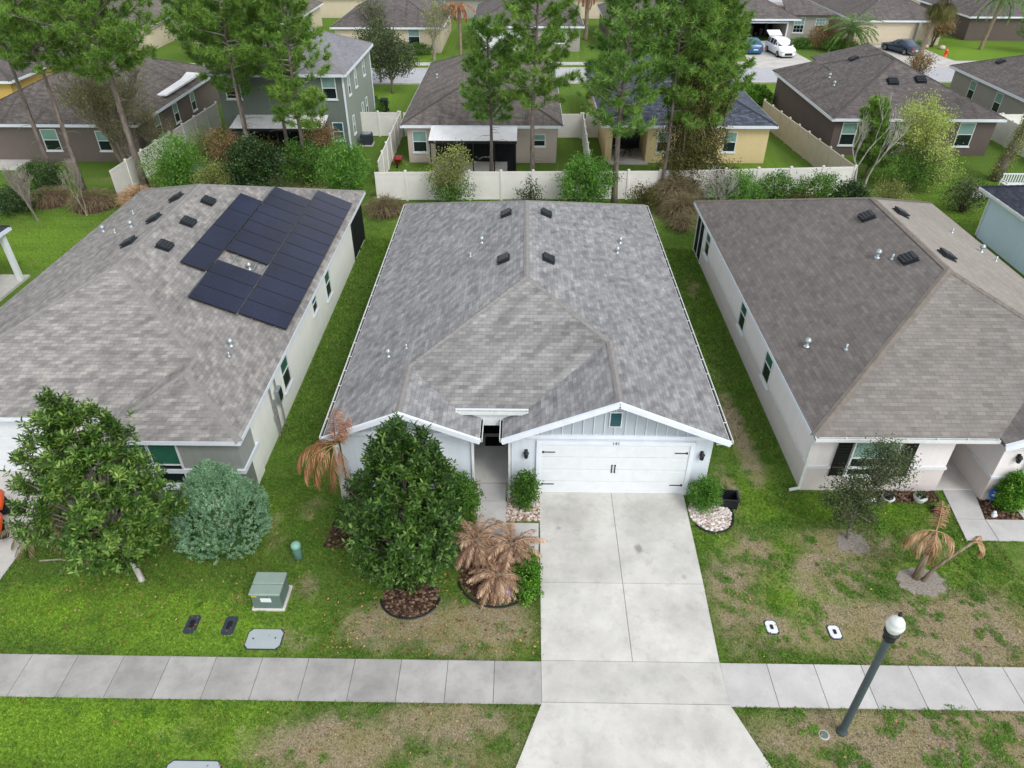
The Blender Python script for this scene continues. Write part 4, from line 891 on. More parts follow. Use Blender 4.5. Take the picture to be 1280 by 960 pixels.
MB().lathe((7.6,52.6,.1), [(.02,.66),(.62,.68),(.64,.72),(.02,.74)], 20).build('tabletop', M['black'], g_)
for a in range(4): t_ = a*pi/2+.5; MB().tube([(7.6+.1*cos(t_),52.6+.1*sin(t_),.75),(7.6+.4*cos(t_),52.6+.4*sin(t_),.1)], .025, 6).build('leg', M['black'], g_)
# F: brown house
F_ = thing('house', 'brown single storey house with dark stained hip roof behind the tan fence', 'house', (28.5, 60, 0))
F_.rotation_euler = (0, 0, 0)
m = MB(); m.box(22.5, 34.0, 53.4, 66.5, -.1, 2.6); m.box(22.5, 26.0, 66.5, 68.0, -.1, 2.6); m.box(28, 34.0, 66.5, 73, -.1, 2.6); m.build('wall', M['w_brown'], F_)
r, a_, b_ = hip_roof(F_, 22.05, 34.4, 53.0, 67.5, 2.75, .44, 'roof_brown', 'cap_dark')
m = MB(); 
for q in ([(22.05,62.0,2.76),(24.8,64.0,4.0),(24.8,66,4.0),(22.05,68.4,2.76)], [(24.8,62.5,4.0),(24.8,66.5,4.0),(28.2,68.4,2.76),(28.2,61,2.9)], [(22.05,68.4,2.76),(24.8,66,4.0),(28.2,68.4,2.76)]): m.slab(q, .08)
for q in ([(27.2,66,2.78),(31.0,66,4.45),(31,71,4.45),(27.2,74,2.78)], [(31,66,4.45),(34.6,66,2.78),(34.6,74,2.78),(31,71,4.45)], [(27.2,74,2.78),(31,71,4.45),(34.6,74,2.78)]): m.slab(q, .08)
m.build('roof_wing', M['roof_brown'], F_)
window(F_, 'S', 23.6, .75, 1.1, 1.6, 53.4); window(F_, 'S', 32.0, .7, 1.15, 1.7, 53.4); window(F_, 'S', 27.7, .9, .9, 1.2, 53.4)
roof_vent(r, 27.3, 56.7, 2.75+.44*3.7, 0, 1.3, -1); roof_vent(r, 29.4, 56.9, 2.75+.44*3.9, 0, 1.3, -1); roof_vent(r, 26.6, 62.8, 2.75+.44*4.55, -1, 1.2)
for x, y in ((24.3,61),(24.0,59)): pipe_vent(r, x, y, 2.75+.44*(x-22.05), .06, .25)
# G: grey house far right
G_, r = simple_house('warm grey house with dark roof beyond the brown house at the right edge', 38.7, 50, 57.5, 70.5, 'w_grey', 'roof_brown', wins=[('W',62.3,.8,1.0,1.5),('W',66.5,.8,1.0,1.5)])
roof_vent(r, 41.0, 67.0, 2.75+.42*2.3, -1, 1.1)
# C: grey-green two storey house
C_ = thing('house', 'grey green two storey house with white patio roof, second behind the left pines', 'house', (-17, 60, 0))
m = MB(); m.box(-21.7, -12.75, 53.1, 63.4, -.1, 5.5); m.build('wall', M['w_green'], C_); MB().box(-12.76, -12.72, 53.15, 63.35, .05, 5.4).build('side_siding', M['w_green2'], C_)
m = MB(); ex0, ex1, ey0, ey1, rz = -22.05, -12.4, 52.75, 63.75, 7.7
hip_roof(C_, ex0, ex1, ey0, ey1, 5.65, .45, 'roof_grey', 'cap_main')
MB().box(-12.78, -12.68, 53.05, 53.2, 0, 5.5).build('corner_trim', M['fascia'], C_); MB().box(-12.78, -12.68, 63.3, 63.45, 0, 5.5).build('corner_trim', M['fascia'], C_)
window(C_, 'S', -20.6, 3.9, 1.1, 1.5, 53.1); window(C_, 'S', -13.75, 3.9, 1.0, 1.5, 53.1); window(C_, 'S', -13.5, 1.0, .8, 1.3, 53.1, up='teal', lo='teal')
for y, z in ((54.8,3.8),(57.2,3.8),(60.5,3.9),(54.9,1.0),(58.6,1.0),(60.2,1.0)): window(C_, 'E', y, z, .7, 1.3, -12.72)
patio(C_, -20.6, -14.1, 51.0, 53.1, 2.45, 2.8)
# A: taupe house left, B: yellow wall
A_, r = simple_house('taupe house with brown grey roof behind the twiggy tree at the left edge', -40, -27.0, 50.7, 68, 'w_taupe', 'roof_tan', wins=[('S',-33.6,.8,1.15,1.5),('S',-29.8,.8,1.0,1.4),('E',54.6,.9,.9,1.4),('E',58.0,.9,.9,1.4),('E',61.5,.9,.9,1.4)])
m = MB(); m.add([(-30.2,57,3.2),(-27.3,57,3.2),(-27.3,64,3.25),(-30.2,64,3.5),(-30.2,57,3.1),(-27.3,57,3.1),(-27.3,64,3.1),(-30.2,64,3.4)], [(0,1,2,3),(7,6,5,4),(4,5,1,0),(5,6,2,1),(6,7,3,2),(7,4,0,3)]); m.build('skylight_panel', M['metalroof'], A_)
MB().box(-39.4,-35.6,49.2,51.1,-.05,.12).build('patio_floor', M['conc'], A_)
B_, r = simple_house('mustard yellow house with white eaves at the far left edge', -60, -42.4, 62, 74, 'w_dkyellow', 'roof_brown', e=3.0)
# row across the back street
H1, r = simple_house('cream house with dark roof and window facing the back street, left', -22, -9.2, 89.0, 104, 'w_cream', 'roof_brown', wins=[('S',-12.6,.9,1.3,1.7)], p=.5)
garage_door(H1, 'S', -18.4, 4.8, 2.1, 89.4, 'w_cream')
Hx, r = simple_house('white walled house with dark grey roof behind the brown palm', -6.2, 6.8, 90.0, 106, 'w_grey', 'roof_brown', p=.46, wins=[('S',4.2,.9,1.2,1.4)]); garage_door(Hx, 'S', -3.0, 4.6, 2.1, 90.4)
simple_house('low brown roofed house behind the vine covered pine', 9.5, 22, 92, 106, 'w_taupe', 'roof_brown', wins=[('S',12,.9,1.2,1.4),('S',18,.9,1.2,1.4)])
# H3 open garage
K = thing('house', 'grey house with open dark garage behind the parked white car', 'house', (31, 100, 0))
m = MB(); m.box(24.6, 25.6, 95.9, 110, -.1, 2.6); m.box(31.6, 32.3, 95.9, 99, -.1, 2.6); m.box(25.6, 31.6, 101.5, 110, -.1, 2.6); m.box(32.3, 37.6, 98.8, 110, -.1, 2.6); m.box(25.59, 31.61, 95.92, 96.3, 2.2, 2.59); m.box(25.6,25.9,96.2,101.6,-.1,2.58); m.box(31.59,32.2,98.9,101.6,-.1,2.58); m.build('wall', M['w_grey'], K)
MB().box(25.9, 31.6, 101.42, 101.49, 0, 2.5).build('garage_interior', M['dark'], K)
m = MB(); m.box(25.45, 25.6, 95.82, 95.92, 0, 2.35); m.box(31.6, 31.75, 95.82, 95.92, 0, 2.35); m.box(25.6, 31.6, 95.82, 95.92, 2.2, 2.35); m.build('door_frame', M['fascia'], K)
m = MB()
for i in range(9): m.box(26.1+i*.6, 26.5+i*.6, 100.2, 101.2, .1, .5+.25*((i*7) % 5))
m.build('stored_boxes', M['blackp'], K)
hip_roof(K, 24.1, 33.0, 95.4, 112, 2.75, .45, 'roof_brown'); 
m = MB(); m.slab([(32.2,98.3,2.74),(38.2,98.3,2.74),(35.2,101.8,4.1),(32.2,101.8,4.1)], .08); m.slab([(38.2,98.3,2.74),(38.2,110,2.74),(35.2,106,4.1),(35.2,101.8,4.1)], .08); m.slab([(35.2,101.8,4.1),(35.2,106,4.1),(28,106,4.1),(28,101.8,4.1)], .08); m.build('roof_wing', M['roof_brown'], K)
window(K, 'S', 34.0, .7, 1.3, 1.7, 98.8, grid=True); window(K, 'S', 36.6, .8, 1.2, 1.5, 98.8, grid=True)
# H4 cream garage
K4, r = simple_house('brown roofed house with wide cream garage door behind the blue sedan', 38.9, 50.2, 94.5, 112, 'w_cream', 'roof_brown', p=.45); garage_door(K4, 'S', 43.7, 5.0, 2.2, 94.9, 'w_cream')
m = MB().box(46.6, 46.9, 94.3, 94.9, 0, 2.5).build('pilaster', M['w_grey'], K4)
K5, r = simple_house('dark grey house with white trimmed window at the top right', 54.0, 70, 97.5, 112, 'w_brown', 'roof_brown', p=.45, wins=[('S',64.5,.8,1.8,1.5)])
simple_house('low grey roofed house at the top right corner', 73, 86, 96, 110, 'w_grey', 'roof_brown', wins=[('S',76,.8,1.4,1.4)])
# deeper rows
k_ = 0
for x0, roof, wall, nm in ((-88,'roof_tan','w_cream','first'),(-72,'roof_brown','w_grey','second'),(-56,'roof_tan','w_cream','third'),(-40,'roof_tan','w_cream','fourth')):
    simple_house('pale walled house in the street row behind the left pines, %s from the far left' % nm, x0, x0+13, 90+k_, 106+k_, wall, roof, wins=[('S',x0+4,.8,1.4,1.4),('S',x0+9,.8,1.4,1.4)]); k_ = (k_+1.5) % 3
for i, (x0, roof) in enumerate(((-70,'roof_tan'),(-52,'roof_brown'),(-34,'roof_tan'),(-16,'roof_brown'),(2,'roof_tan'),(20,'roof_brown'),(57,'roof_tan'),(78,'roof_brown'))):
    simple_house(['distant pale house at the top edge, far left','distant pale house at the top edge behind the second pine','distant tan roofed house near the top edge, left of centre','distant brown roofed house at the top edge above the cream house','distant tan roofed house at the top edge behind the centre pines','distant brown roofed house behind the open garage house','distant tan roofed house above the dark grey house','distant brown roofed house at the top right corner'][i], x0, x0+13, 113, 126, ['w_cream','w_grey'][i % 2], roof, wins=[('S',x0+4,.8,1.4,1.4)])
# ------------------------------------------------------------------ vegetation
def nrm(a): return a/np.maximum(np.linalg.norm(a, axis=-1, keepdims=True), 1e-9)
def rdir(n): return nrm(RG.normal(size=(n, 3)))
def leaf_verts(P, D, L, W, nrm_=None):
    """diamond leaves: base P, direction D, length L, half width W"""
    n = len(P); L = np.broadcast_to(L, (n,))[:, None]; W = np.broadcast_to(W, (n,))[:, None]
    S = nrm(np.cross(D, rdir(n) if nrm_ is None else nrm_))
    return np.stack([P, P+D*L*.5+S*W, P+D*L, P+D*L*.5-S*W], 1).reshape(-1, 3)
def leaf6(P, D, N, L, W):
    """folded oval leaf, 6 corners"""
    n = len(P); L = np.broadcast_to(L, (n,))[:, None]; W = np.broadcast_to(W, (n,))[:, None]; S = nrm(np.cross(D, N))
    return np.stack([P, P+D*L*.3+S*W*.85, P+D*L*.7+S*W*.8, P+D*L-N*L*.12, P+D*L*.7-S*W*.8, P+D*L*.3-S*W*.85], 1).reshape(-1, 3)
def tri_needles(P, D, L, W):
    n = len(P); S = nrm(np.cross(D, rdir(n)))*np.broadcast_to(W, (n,))[:, None]
    return np.stack([P-S, P+S, P+D*np.broadcast_to(L, (n,))[:, None]], 1).reshape(-1, 3)
def loc_mesh(name, V, nper, mat, root): return np_mesh(name, V, nper, mat, root)
def grow(mb, p, d, L, r, depth, ends, spread=.6, n=3, up=.15, taper=.62, wob=.2, segs=3, minr=.006, shrink=.68):
    """recursive branch: tubes into mb, tips into ends"""
    p = Vector(p); d = Vector(d).normalized(); pts = [p.copy()]; R = [r]
    for i in range(segs):
        d = (d+Vector((random.gauss(0, wob), random.gauss(0, wob), random.gauss(0, wob*.6)+up*.3))).normalized(); p = p+d*(L/segs); pts.append(p.copy()); R.append(max(minr, r*(1-(1-taper)*(i+1)/segs)))
    mb.tube(pts, R, 6 if r > .05 else (4 if r > .02 else 3), cap=False)
    if depth == 0: ends.append((p, d)); return
    for i in range(n):
        q = (d+Vector((random.gauss(0, spread), random.gauss(0, spread), random.gauss(up, spread*.6)))).normalized()
        s = pts[-1] if i < 2 else pts[random.randint(1, len(pts)-1)]
        grow(mb, s, q, L*shrink*random.uniform(.75, 1.2), R[-1]*.75, depth-1, ends, spread, n, up, taper, wob, segs, minr, shrink)

def pine(label, x, y, h, low, rad, mat='needle', lean=(0, 0), dens=1.0, group='tall pines behind the back fences', sparse=.0, r0=.17, name='pine_tree', vines=False, tuft=.34, nb=None, top=1.0):
    root = thing(name, label, 'tree', (x, y, 0), group=group); tr = MB(); pts = []; R = []; vm = []
    bx, by = random.gauss(0, .12), random.gauss(0, .12)
    f = lambda t: Vector((lean[0]*t*h+bx*sin(t*5), lean[1]*t*h+by*sin(t*4+1), t*h))
    for i in range(13): t = i/12; pts.append(f(t)); R.append(r0*(1.25 if i == 0 else 1)*(1-.8*t))
    tr.tube(pts, R, 8); br = MB(); tips = []  # limbs go into the trunk mesh
    for i in range(int(5+low*1.1)):   # dead stubs below the crown
        t = random.uniform(.25*low/h, low/h); a = random.uniform(0, 2*pi); p = f(t); l = random.uniform(.4, 1.4)
        br.tube([p, p+Vector((cos(a)*l*.6, sin(a)*l*.6, .1*l)), p+Vector((cos(a)*l, sin(a)*l, .0))], [.022, .014, .006], 3, cap=False)
    N = nb or int((h-low)*5.6*dens)
    for i in range(N):
        t = (low+(h-low)*(i+random.random())/N)/h; k = (t*h-low)/(h-low)
        L = rad*(1.0-.62*k**1.4)*random.uniform(.5, 1.12)*(.55+.45*min(1, k*4)); a = i*2.4+random.gauss(0, .5); p = f(t); e = random.uniform(-.05, .35)+.4*k
        dr = Vector((cos(a)*cos(e), sin(a)*cos(e), sin(e))); q1 = p+dr*L*.5+Vector((0,0,random.uniform(-.1,.1)*L)); q2 = p+dr*L+Vector((0,0,.12*L))
        br.tube([p, q1, q2], [.014+.014*L, .01+.006*L, .008], 4, cap=False); m = int(4+L*4.2)
        for j in range(m):
            s = 1-(j/m)**1.3*.72; b = p.lerp(q1, s*2) if s < .5 else q1.lerp(q2, s*2-1)
            sd = Vector((-dr.y, dr.x, 0))*random.gauss(0, .4)+Vector((0, 0, random.uniform(0, .42)))+dr*random.uniform(0, .3)
            tip = b+sd*min(1.2, .35+L*.3) if j else q2
            if j: br.tube([b, tip], [.009, .005], 3, cap=False)
            tips.append((tip, (sd+dr*.6+Vector((0,0,.35))).normalized()))
    n0 = len(tr.v); tr.v += br.v; tr.f += [tuple(i+n0 for i in f_) for f_ in br.f]; tr.m += [1]*len(br.f); tr.uv += br.uv; tr.build('trunk', [M['bark_pine'], M['bark_grey']], root, True, world=False)
    P = np.array([list(t[0]) for t in tips]); D = np.array([list(t[1]) for t in tips]); K = 50
    n = len(P); PP = np.repeat(P, K, 0); DD = nrm(np.repeat(D, K, 0)*.55+rdir(n*K)); sz = np.repeat(RG.uniform(.7, 1.35, n), K)*tuft
    PP = PP-np.repeat(D, K, 0)*(RG.random((n*K, 1))*.38*sz[:, None]/tuft*.8)
    V = tri_needles(PP, DD, sz*RG.uniform(.75, 1.1, n*K), .021)
    loc_mesh('needles', V, 3, M[mat], root)
    if vines:
        vp = []
        for k in range(vines[1]):
            z = RG.uniform(.2, vines[0]); a = RG.uniform(0, 2*pi); r = vines[2]*sqrt(RG.random())*(.45+.55*abs(sin(z*1.4+a)))*(1.2-.35*z/vines[0]); c = f(z/h); vp.append([c.x+cos(a)*r, c.y+sin(a)*r, z])
        vp = np.array(vp); m = 22; Q = np.repeat(vp, m, 0)+RG.normal(size=(len(vp)*m, 3))*[.14,.14,.2]; dd = nrm(rdir(len(Q))*[1,1,.6]-[0,0,.5]); loc_mesh('vines', leaf_verts(Q, dd, RG.uniform(.08,.16,len(Q)), .035), 4, M[vines[3]], root)
        tw = MB()
        for k in range(90):
            z = random.uniform(.3, vines[0]); a = random.uniform(0, 6.3); c = f(z/h); r = vines[2]*random.uniform(.2, 1.05); l = random.uniform(.6, 2.2); p = c+Vector((cos(a)*r, sin(a)*r, 0))
            tw.tube([p, p+Vector((random.gauss(0,.15), random.gauss(0,.15), -l/2)), p+Vector((random.gauss(0,.25), random.gauss(0,.25), -min(l, z)))], .012, 3, cap=False)
        tw.build('vine_stems', M['twig'], root, world=False)
    return root
def ellipsoid_clumps(n, rx, ry, z0, z1, surf=.35, shape='egg'):
    """clump centres in a crown volume, favouring the outside"""
    d = rdir(n); r = RG.random(n)**surf; cz = (z0+z1)/2; hz = (z1-z0)/2; P = d*r[:, None]
    z = P[:, 2]
    if shape == 'cone': k = np.clip(1.08-.78*(z+1)/2, .12, 1)*1.1; P[:, 0] *= k; P[:, 1] *= k
    elif shape == 'drop': k = np.where(z > -.1, 1-.42*np.maximum(z+.1, 0), 1+.1*z)*1.08; P[:, 0] *= k; P[:, 1] *= k
    elif shape == 'egg': k = np.where(z > 0, 1-.28*z, 1+.05*z); P[:, 0] *= k; P[:, 1] *= k
    return np.stack([P[:, 0]*rx, P[:, 1]*ry, cz+z*hz], 1), d
def leafy(name, label, cat, x, y, rx, ry, z0, z1, mats, nclump, per, L, Wd, sc, shape='egg', surf=.35, stem='bark_dark', trunk=None, group=None, twigs=20, lumps=7, sun_up=.35, hold=None, lean=(0,0), rz=0):
    """tree or shrub: crown of leaf clusters (uneven outline), trunk and limbs"""
    root = hold or thing(name, label, cat, (x, y, 0), group=group)
    P, d = ellipsoid_clumps(nclump, rx, ry, z0, z1, surf, shape)
    ph = RG.uniform(0, 6.28, 3); az = np.arctan2(P[:,1], P[:,0])
    wob = 1+.13*np.sin(az*3+ph[0]+P[:,2]*1.5)+.10*np.sin(az*5+ph[1]-P[:,2]*2.3)+RG.normal(size=len(P))*.05
    P[:, 0] *= wob; P[:, 1] *= wob; P[:, 0] += lean[0]*P[:, 2]; P[:, 1] += lean[1]*P[:, 2]
    P[:, 2] = np.maximum(P[:, 2], .04)
    out = nrm(P-[lean[0]*(z0+z1)/2, lean[1]*(z0+z1)/2, (z0+z1)/2-.1*(z1-z0)])
    n = len(P)*per; PP = np.repeat(P, per, 0)+RG.normal(size=(n, 3))*sc; DD = nrm(np.repeat(out, per, 0)*.5+rdir(n)+[0, 0, sun_up])
    PP[:, 2] = np.maximum(PP[:, 2], .03)
    V = leaf_verts(PP, DD, RG.uniform(.65, 1.2, n)*L, RG.uniform(.8, 1.2, n)*Wd)
    loc_mesh('crown' if trunk else 'foliage', V, 4, M[mats], root)
    mb = MB(); tb = MB()
    if trunk:
        h, r = trunk; top = Vector((lean[0]*h*1.3, lean[1]*h*1.3, h)); tb.tube([(0,0,-.05),(top.x*.3,top.y*.3,h*.4),(top.x*.7, top.y*.7, h*.75), top], [r*1.2, r, r*.9, r*.75], 8); tb.build('trunk', M[stem], root, True, world=False)
        base = [Vector((top.x*t, top.y*t, h*t)) for t in (.6, .8, 1)]
    else: base = [Vector((random.gauss(0, .05), random.gauss(0, .05), 0)) for _ in range(4)]
    idx = RG.choice(len(P), min(twigs, len(P)), replace=False)
    for i in idx:
        e = Vector(P[i]); b = random.choice(base); mid = b.lerp(e, .5)+Vector((random.gauss(0, .08)*rx, random.gauss(0, .08)*rx, .05*(z1-z0)))
        r = trunk[1]*.42 if trunk else .02; mb.tube([b, mid, e], [r, r*.6, r*.2], 5, cap=False)
    if twigs: mb.build('limbs' if trunk else 'stems', M[stem], root, world=False)
    return root
def whorl_tree(name, label, x, y, rx, ry, z0, z1, mat, nw, L, Wd, trunk, lean=(0,0), stem='bark_pale', flowers=0):
    """broad leaved evergreen: leaves in whorls at the twig ends"""
    root = thing(name, label, 'tree', (x, y, 0)); P, d = ellipsoid_clumps(nw, rx, ry, z0, z1, .3, 'drop')
    ph = RG.uniform(0, 6.28, 3); az = np.arctan2(P[:,1], P[:,0])
    wob = 1+.16*np.sin(az*3+ph[0]+P[:,2]*1.3)+.13*np.sin(az*6+ph[1]-P[:,2]*2.6)+RG.normal(size=len(P))*.06
    P[:, 0] *= wob; P[:, 1] *= wob; P[:, 0] += lean[0]*P[:, 2]; P[:, 1] += lean[1]*P[:, 2]; P[:, 2] = np.maximum(P[:, 2], .15)
    # layered tiers: pull some whorls together into branch ends
    cen = P[RG.choice(nw, max(8, nw//9), replace=False)]
    dd = ((P[:, None, :]-cen[None])**2).sum(-1); near = cen[dd.argmin(1)]; P = P*.5+near*.5+RG.normal(size=P.shape)*.05
    axis_ = np.array([lean[0]*(z0+z1)/2, lean[1]*(z0+z1)/2, z0+(z1-z0)*.25]); out = nrm(P-axis_); U = nrm(out+[0, 0, .75]+RG.normal(size=P.shape)*.25)
    k = 11; A = []; Dv = []; Nv = []
    s1 = nrm(np.cross(U, rdir(nw))); s2 = np.cross(U, s1)
    for j in range(k):
        t = j*2.4+RG.uniform(-.3, .3, nw); e = np.where(j < 4, 1.0, RG.uniform(.15, .55, nw)) if j < 4 else RG.uniform(.0, .5, nw)
        dv = nrm((s1*np.cos(t)[:, None]+s2*np.sin(t)[:, None])+U*np.asarray(e)[:, None]); A.append(P+U*(.035*(k-j)*.25)[..., None] if False else P+U*(.018*(k-j))); Dv.append(dv); Nv.append(nrm(U-dv*(U*dv).sum(-1, keepdims=True)))
    A = np.concatenate(A); Dv = np.concatenate(Dv); Nv = np.concatenate(Nv); n = len(A)
    loc_mesh('crown', leaf6(A, Dv, Nv, RG.uniform(.75, 1.2, n)*L, RG.uniform(.8, 1.15, n)*Wd), 6, M[mat], root)
    h, r = trunk; tb = MB(); top = Vector((lean[0]*h, lean[1]*h, h)); tb.tube([(0,0,-.05),(0,0,.1),(top.x*.5, top.y*.5, h*.5), top, (lean[0]*z1*.8, lean[1]*z1*.8, z1*.8)], [r*1.3, r, r*.9, r*.7, r*.2], 9); tb.build('trunk', M[stem], root, True, world=False)
    mb = MB()
    for i in RG.choice(nw, min(150, nw), replace=False):
        e = Vector(P[i]); zb = max(h*.5, e.z*.62); b = Vector((lean[0]*zb, lean[1]*zb, zb)); mid = b.lerp(e, .55)+Vector((0,0,-.04*(z1-z0))); mb.tube([b, mid, e], [r*.3, r*.18, .008], 5, cap=False)
    mb.build('limbs', M['bark_grey'], root, world=False)
    if flowers:
        idx = RG.choice(nw, flowers, replace=False); Q = np.repeat(P[idx]+U[idx]*.1, 9, 0); V = leaf_verts(Q, nrm(np.repeat(U[idx], 9, 0)*.5+rdir(len(Q))), .11, .04); loc_mesh('blossoms', V, 4, M['flower'], root)
    return root
def frond(P, az, L, el, droop, nl, ll, lw, V, mb, r=.018, hang=.5, twist=0, V0=.12):
    """feather frond: rachis tube + leaflets hanging from it"""
    p = Vector(P); e = el; pts = [p.copy()]; n = 10
    for i in range(n):
        e -= droop/n; d = Vector((cos(az)*cos(e), sin(az)*cos(e), sin(e))); p = p+d*(L/n); pts.append(p.copy())
    mb.tube(pts, [r*(1-.8*i/n) for i in range(n+1)], 4, cap=False)
    for i in range(nl):
        t = V0+(1-V0)*(i+random.random()*.6)/nl; k = min(n-1, int(t*n)); q = pts[k].lerp(pts[k+1], t*n-k); d = (pts[k+1]-pts[k]).normalized(); s = Vector((-sin(az), cos(az), 0)); up = s.cross(d)
        for sg in (-1, 1):
            l = ll*(sin(pi*min(1, .12+t*.88))**.5*.85+.15)*random.uniform(.8, 1.15); dv = (s*sg*.8+d*.75+Vector((0,0,-hang))+Vector((random.gauss(0,.14), random.gauss(0,.14), random.gauss(0,.14)))+up*.1).normalized()
            w = dv.cross(Vector((0,0,1))+s*.3*sg).normalized()*lw; m = q+dv*l*.5; tp = q+dv*l+Vector((0,0,-hang*l*.25)); V += [q, m+w, tp, m-w]
def feather_palm(name, label, x, y, h, nf, L, mat, r=.15, el=(.2, 1.2), droop=1.5, nl=26, ll=.4, lw=.02, hang=.4, trunk=True, group=None, lean=(0,0), stem='bark_palm', az0=0, azr=2*pi, cat='palm'):
    root = thing(name, label, cat, (x, y, 0), group=group); top = Vector((lean[0]*h, lean[1]*h, h)); tb = MB()
    if trunk: tb.tube([(0,0,-.05),(0,0,.1),top*.5,top,top+Vector((0,0,.15))], [r*1.35, r*1.1, r, r*1.1, r*.4], 10); tb.build('trunk', M[stem], root, True, world=False)
    V = []; mb = MB()
    for i in range(nf):
        a = az0+azr*(i+random.random()*.7)/nf if azr < 6 else i*2.4+random.gauss(0, .2)
        k = i/max(1, nf-1); e = el[0]+(el[1]-el[0])*k
        frond(top+Vector((0,0,.05)), a, L*random.uniform(.8, 1.1), e, droop*random.uniform(.8, 1.15), nl, ll, lw, V, mb, hang=hang)
    mb.build('stalks', M[mat], root, world=False); loc_mesh('fronds', np.array([list(v) for v in V]), 4, M[mat], root); return root
def fan_palm(label, x, y, h, lean, nf=26, L=1.0, group=None, dead=18):
    root = thing('palm_tree', label, 'palm', (x, y, 0), group=group); top = Vector((lean[0]*h, lean[1]*h, h)); tb = MB()
    tb.tube([(0,0,0),(0,0,.4),top*.5,top], [.4, .3, .24, .3], 10); tb.build('trunk', M['bark_palm'], root, True, world=False)
    for nm, N, e0, e1, mt in (('fronds', nf, -.2, 1.3, 'palm'), ('dead_fronds', dead, -1.35, -.8, 'vine')):
        V = []; mb = MB()
        for i in range(N):
            a = i*2.4; e = e0+(e1-e0)*(i/N); d = Vector((cos(a)*cos(e), sin(a)*cos(e), sin(e))); c = top+d*L*.8+(Vector((0,0,-.5)) if nm == 'dead_fronds' else Vector((0,0,0))); mb.tube([top, c], .02, 3, cap=False)
            s = Vector((-sin(a), cos(a), 0)); u = s.cross(d)
            for j in range(15):
                t = (j-7)/7*1.45; dv = (d*cos(t)+s*sin(t)+Vector((0,0,-.25))).normalized(); w = dv.cross(u).normalized()*.045; l = L*random.uniform(.75, 1.0); V += [c, c+dv*l*.6+w, c+dv*l+Vector((0,0,-.25*l)), c+dv*l*.6-w]
        mb.build('stalks', M[mt], root, world=False); loc_mesh(nm, np.array([list(v) for v in V]), 4, M[mt], root)
    return root
def bare(name, label, x, y, h, r, mat, depth=4, n=3, spread=.5, stems=1, leaf=None, nleaf=0, lsz=.1, group=None, lean=(0,0), up=.25, cat='tree', L0=.36, shrink=.7):
    root = thing(name, label, cat, (x, y, 0), group=group); mb = MB(); ends = []
    for s in range(stems):
        d = Vector((lean[0]+random.gauss(0, .22 if stems > 1 else .04), lean[1]+random.gauss(0, .22 if stems > 1 else .04), 1)); grow(mb, (random.gauss(0,.05)*(stems > 1), random.gauss(0,.05)*(stems > 1), -.05), d, h*L0, r, depth, ends, spread, n, up, .7, .1, 3, .006, shrink)
    mb.build('branches', M[mat], root, world=False)
    if leaf and nleaf:
        P = np.array([list(e[0]) for e in ends]); P = np.repeat(P, nleaf, 0)+RG.normal(size=(len(P)*nleaf, 3))*lsz*2.0; loc_mesh('crown', leaf_verts(P, rdir(len(P)), RG.uniform(.7, 1.3, len(P))*lsz, lsz*.28), 4, M[leaf], root)
    return root
def mound(name, label, x, y, r, h, mat, n=900, L=.6, group=None, ry=None, cat='shrub', w=.012):
    """grassy mound: arching blades"""
    root = thing(name, label, cat, (x, y, 0), group=group); V = []
    a = RG.uniform(0, 2*pi, n); q = np.sqrt(RG.random(n)); P = np.stack([np.cos(a)*q*r*.75, np.sin(a)*q*(ry or r)*.75, np.sqrt(np.maximum(0, 1-(q*.92)**2))*h*.8], 1); D = nrm(np.stack([np.cos(a)*q, np.sin(a)*q, .5-q*.6], 1)+RG.normal(size=(n, 3))*.35)
    L_ = RG.uniform(.6, 1.2, n)*L; S = nrm(np.cross(D, rdir(n)))*w; T = P+D*L_[:, None]-np.array([0,0,.3])*L_[:, None]; m = P+D*L_[:, None]*.5+np.array([0,0,.06])*L_[:, None]
    T[:, 2] = np.maximum(T[:, 2], .02); loc_mesh('blades', np.stack([P-S, m-S, T, m+S], 1).reshape(-1, 3), 4, M[mat], root)
    mb = MB(); mb.lathe((0,0,0), [(r*.7, -.02), (r*.62, h*.3), (r*.35, h*.6), (.02, h*.72)], 12); mb.build('base', M['mulch'], root, world=False); return root

# --- the two magnolias, juniper and planting in front
whorl_tree('magnolia_tree', 'big dark green magnolia in the black edged ring before the middle house', -3.2, 13.55, 1.42, 1.42, .35, 6.0, 'magnolia', 2000, .16, .031, (1.4, .09), lean=(.02, .05))
whorl_tree('magnolia_tree', 'olive green magnolia with pale trunk and orange blooms on the left lawn', -11.2, 13.75, 1.72, 1.6, .8, 6.4, 'magnolia2', 2100, .155, .03, (2.2, .09), lean=(-.09, .06), flowers=3)
root = thing('juniper_tree', 'round blue green feathery conifer in front of the left house window', 'tree', (-9.2, 15.45, 0))
P, d = ellipsoid_clumps(3000, 1.6, 1.5, -.25, 3.0, .16, 'cone'); P[:, 2] = np.maximum(P[:, 2], .1); out = nrm(P-[0, 0, .5]); k = 38
az = np.arctan2(P[:,1], P[:,0]); P[:, :2] *= (1+.06*np.sin(az*7+P[:,2]*3)+.05*np.sin(az*4-P[:,2]*4)+RG.normal(size=len(P))*.07)[:, None]
U = nrm(out+[0,0,.9]); PP = np.repeat(P, k, 0); t = RG.random(len(PP)); PP = PP+np.repeat(U, k, 0)*(t*.22)[:, None]; DD = nrm(np.repeat(U, k, 0)*.8+rdir(len(PP))*.9)
loc_mesh('crown', leaf_verts(PP, DD, RG.uniform(.04, .1, len(PP))*(1.15-t*.5), .009), 4, M['juniper'], root)
mb = MB().tube([(0,0,-.05),(0,0,1.2),(0,0,2.6)], [.09,.06,.02], 8); mb.build('trunk', M['bark_dark'], root, world=False)
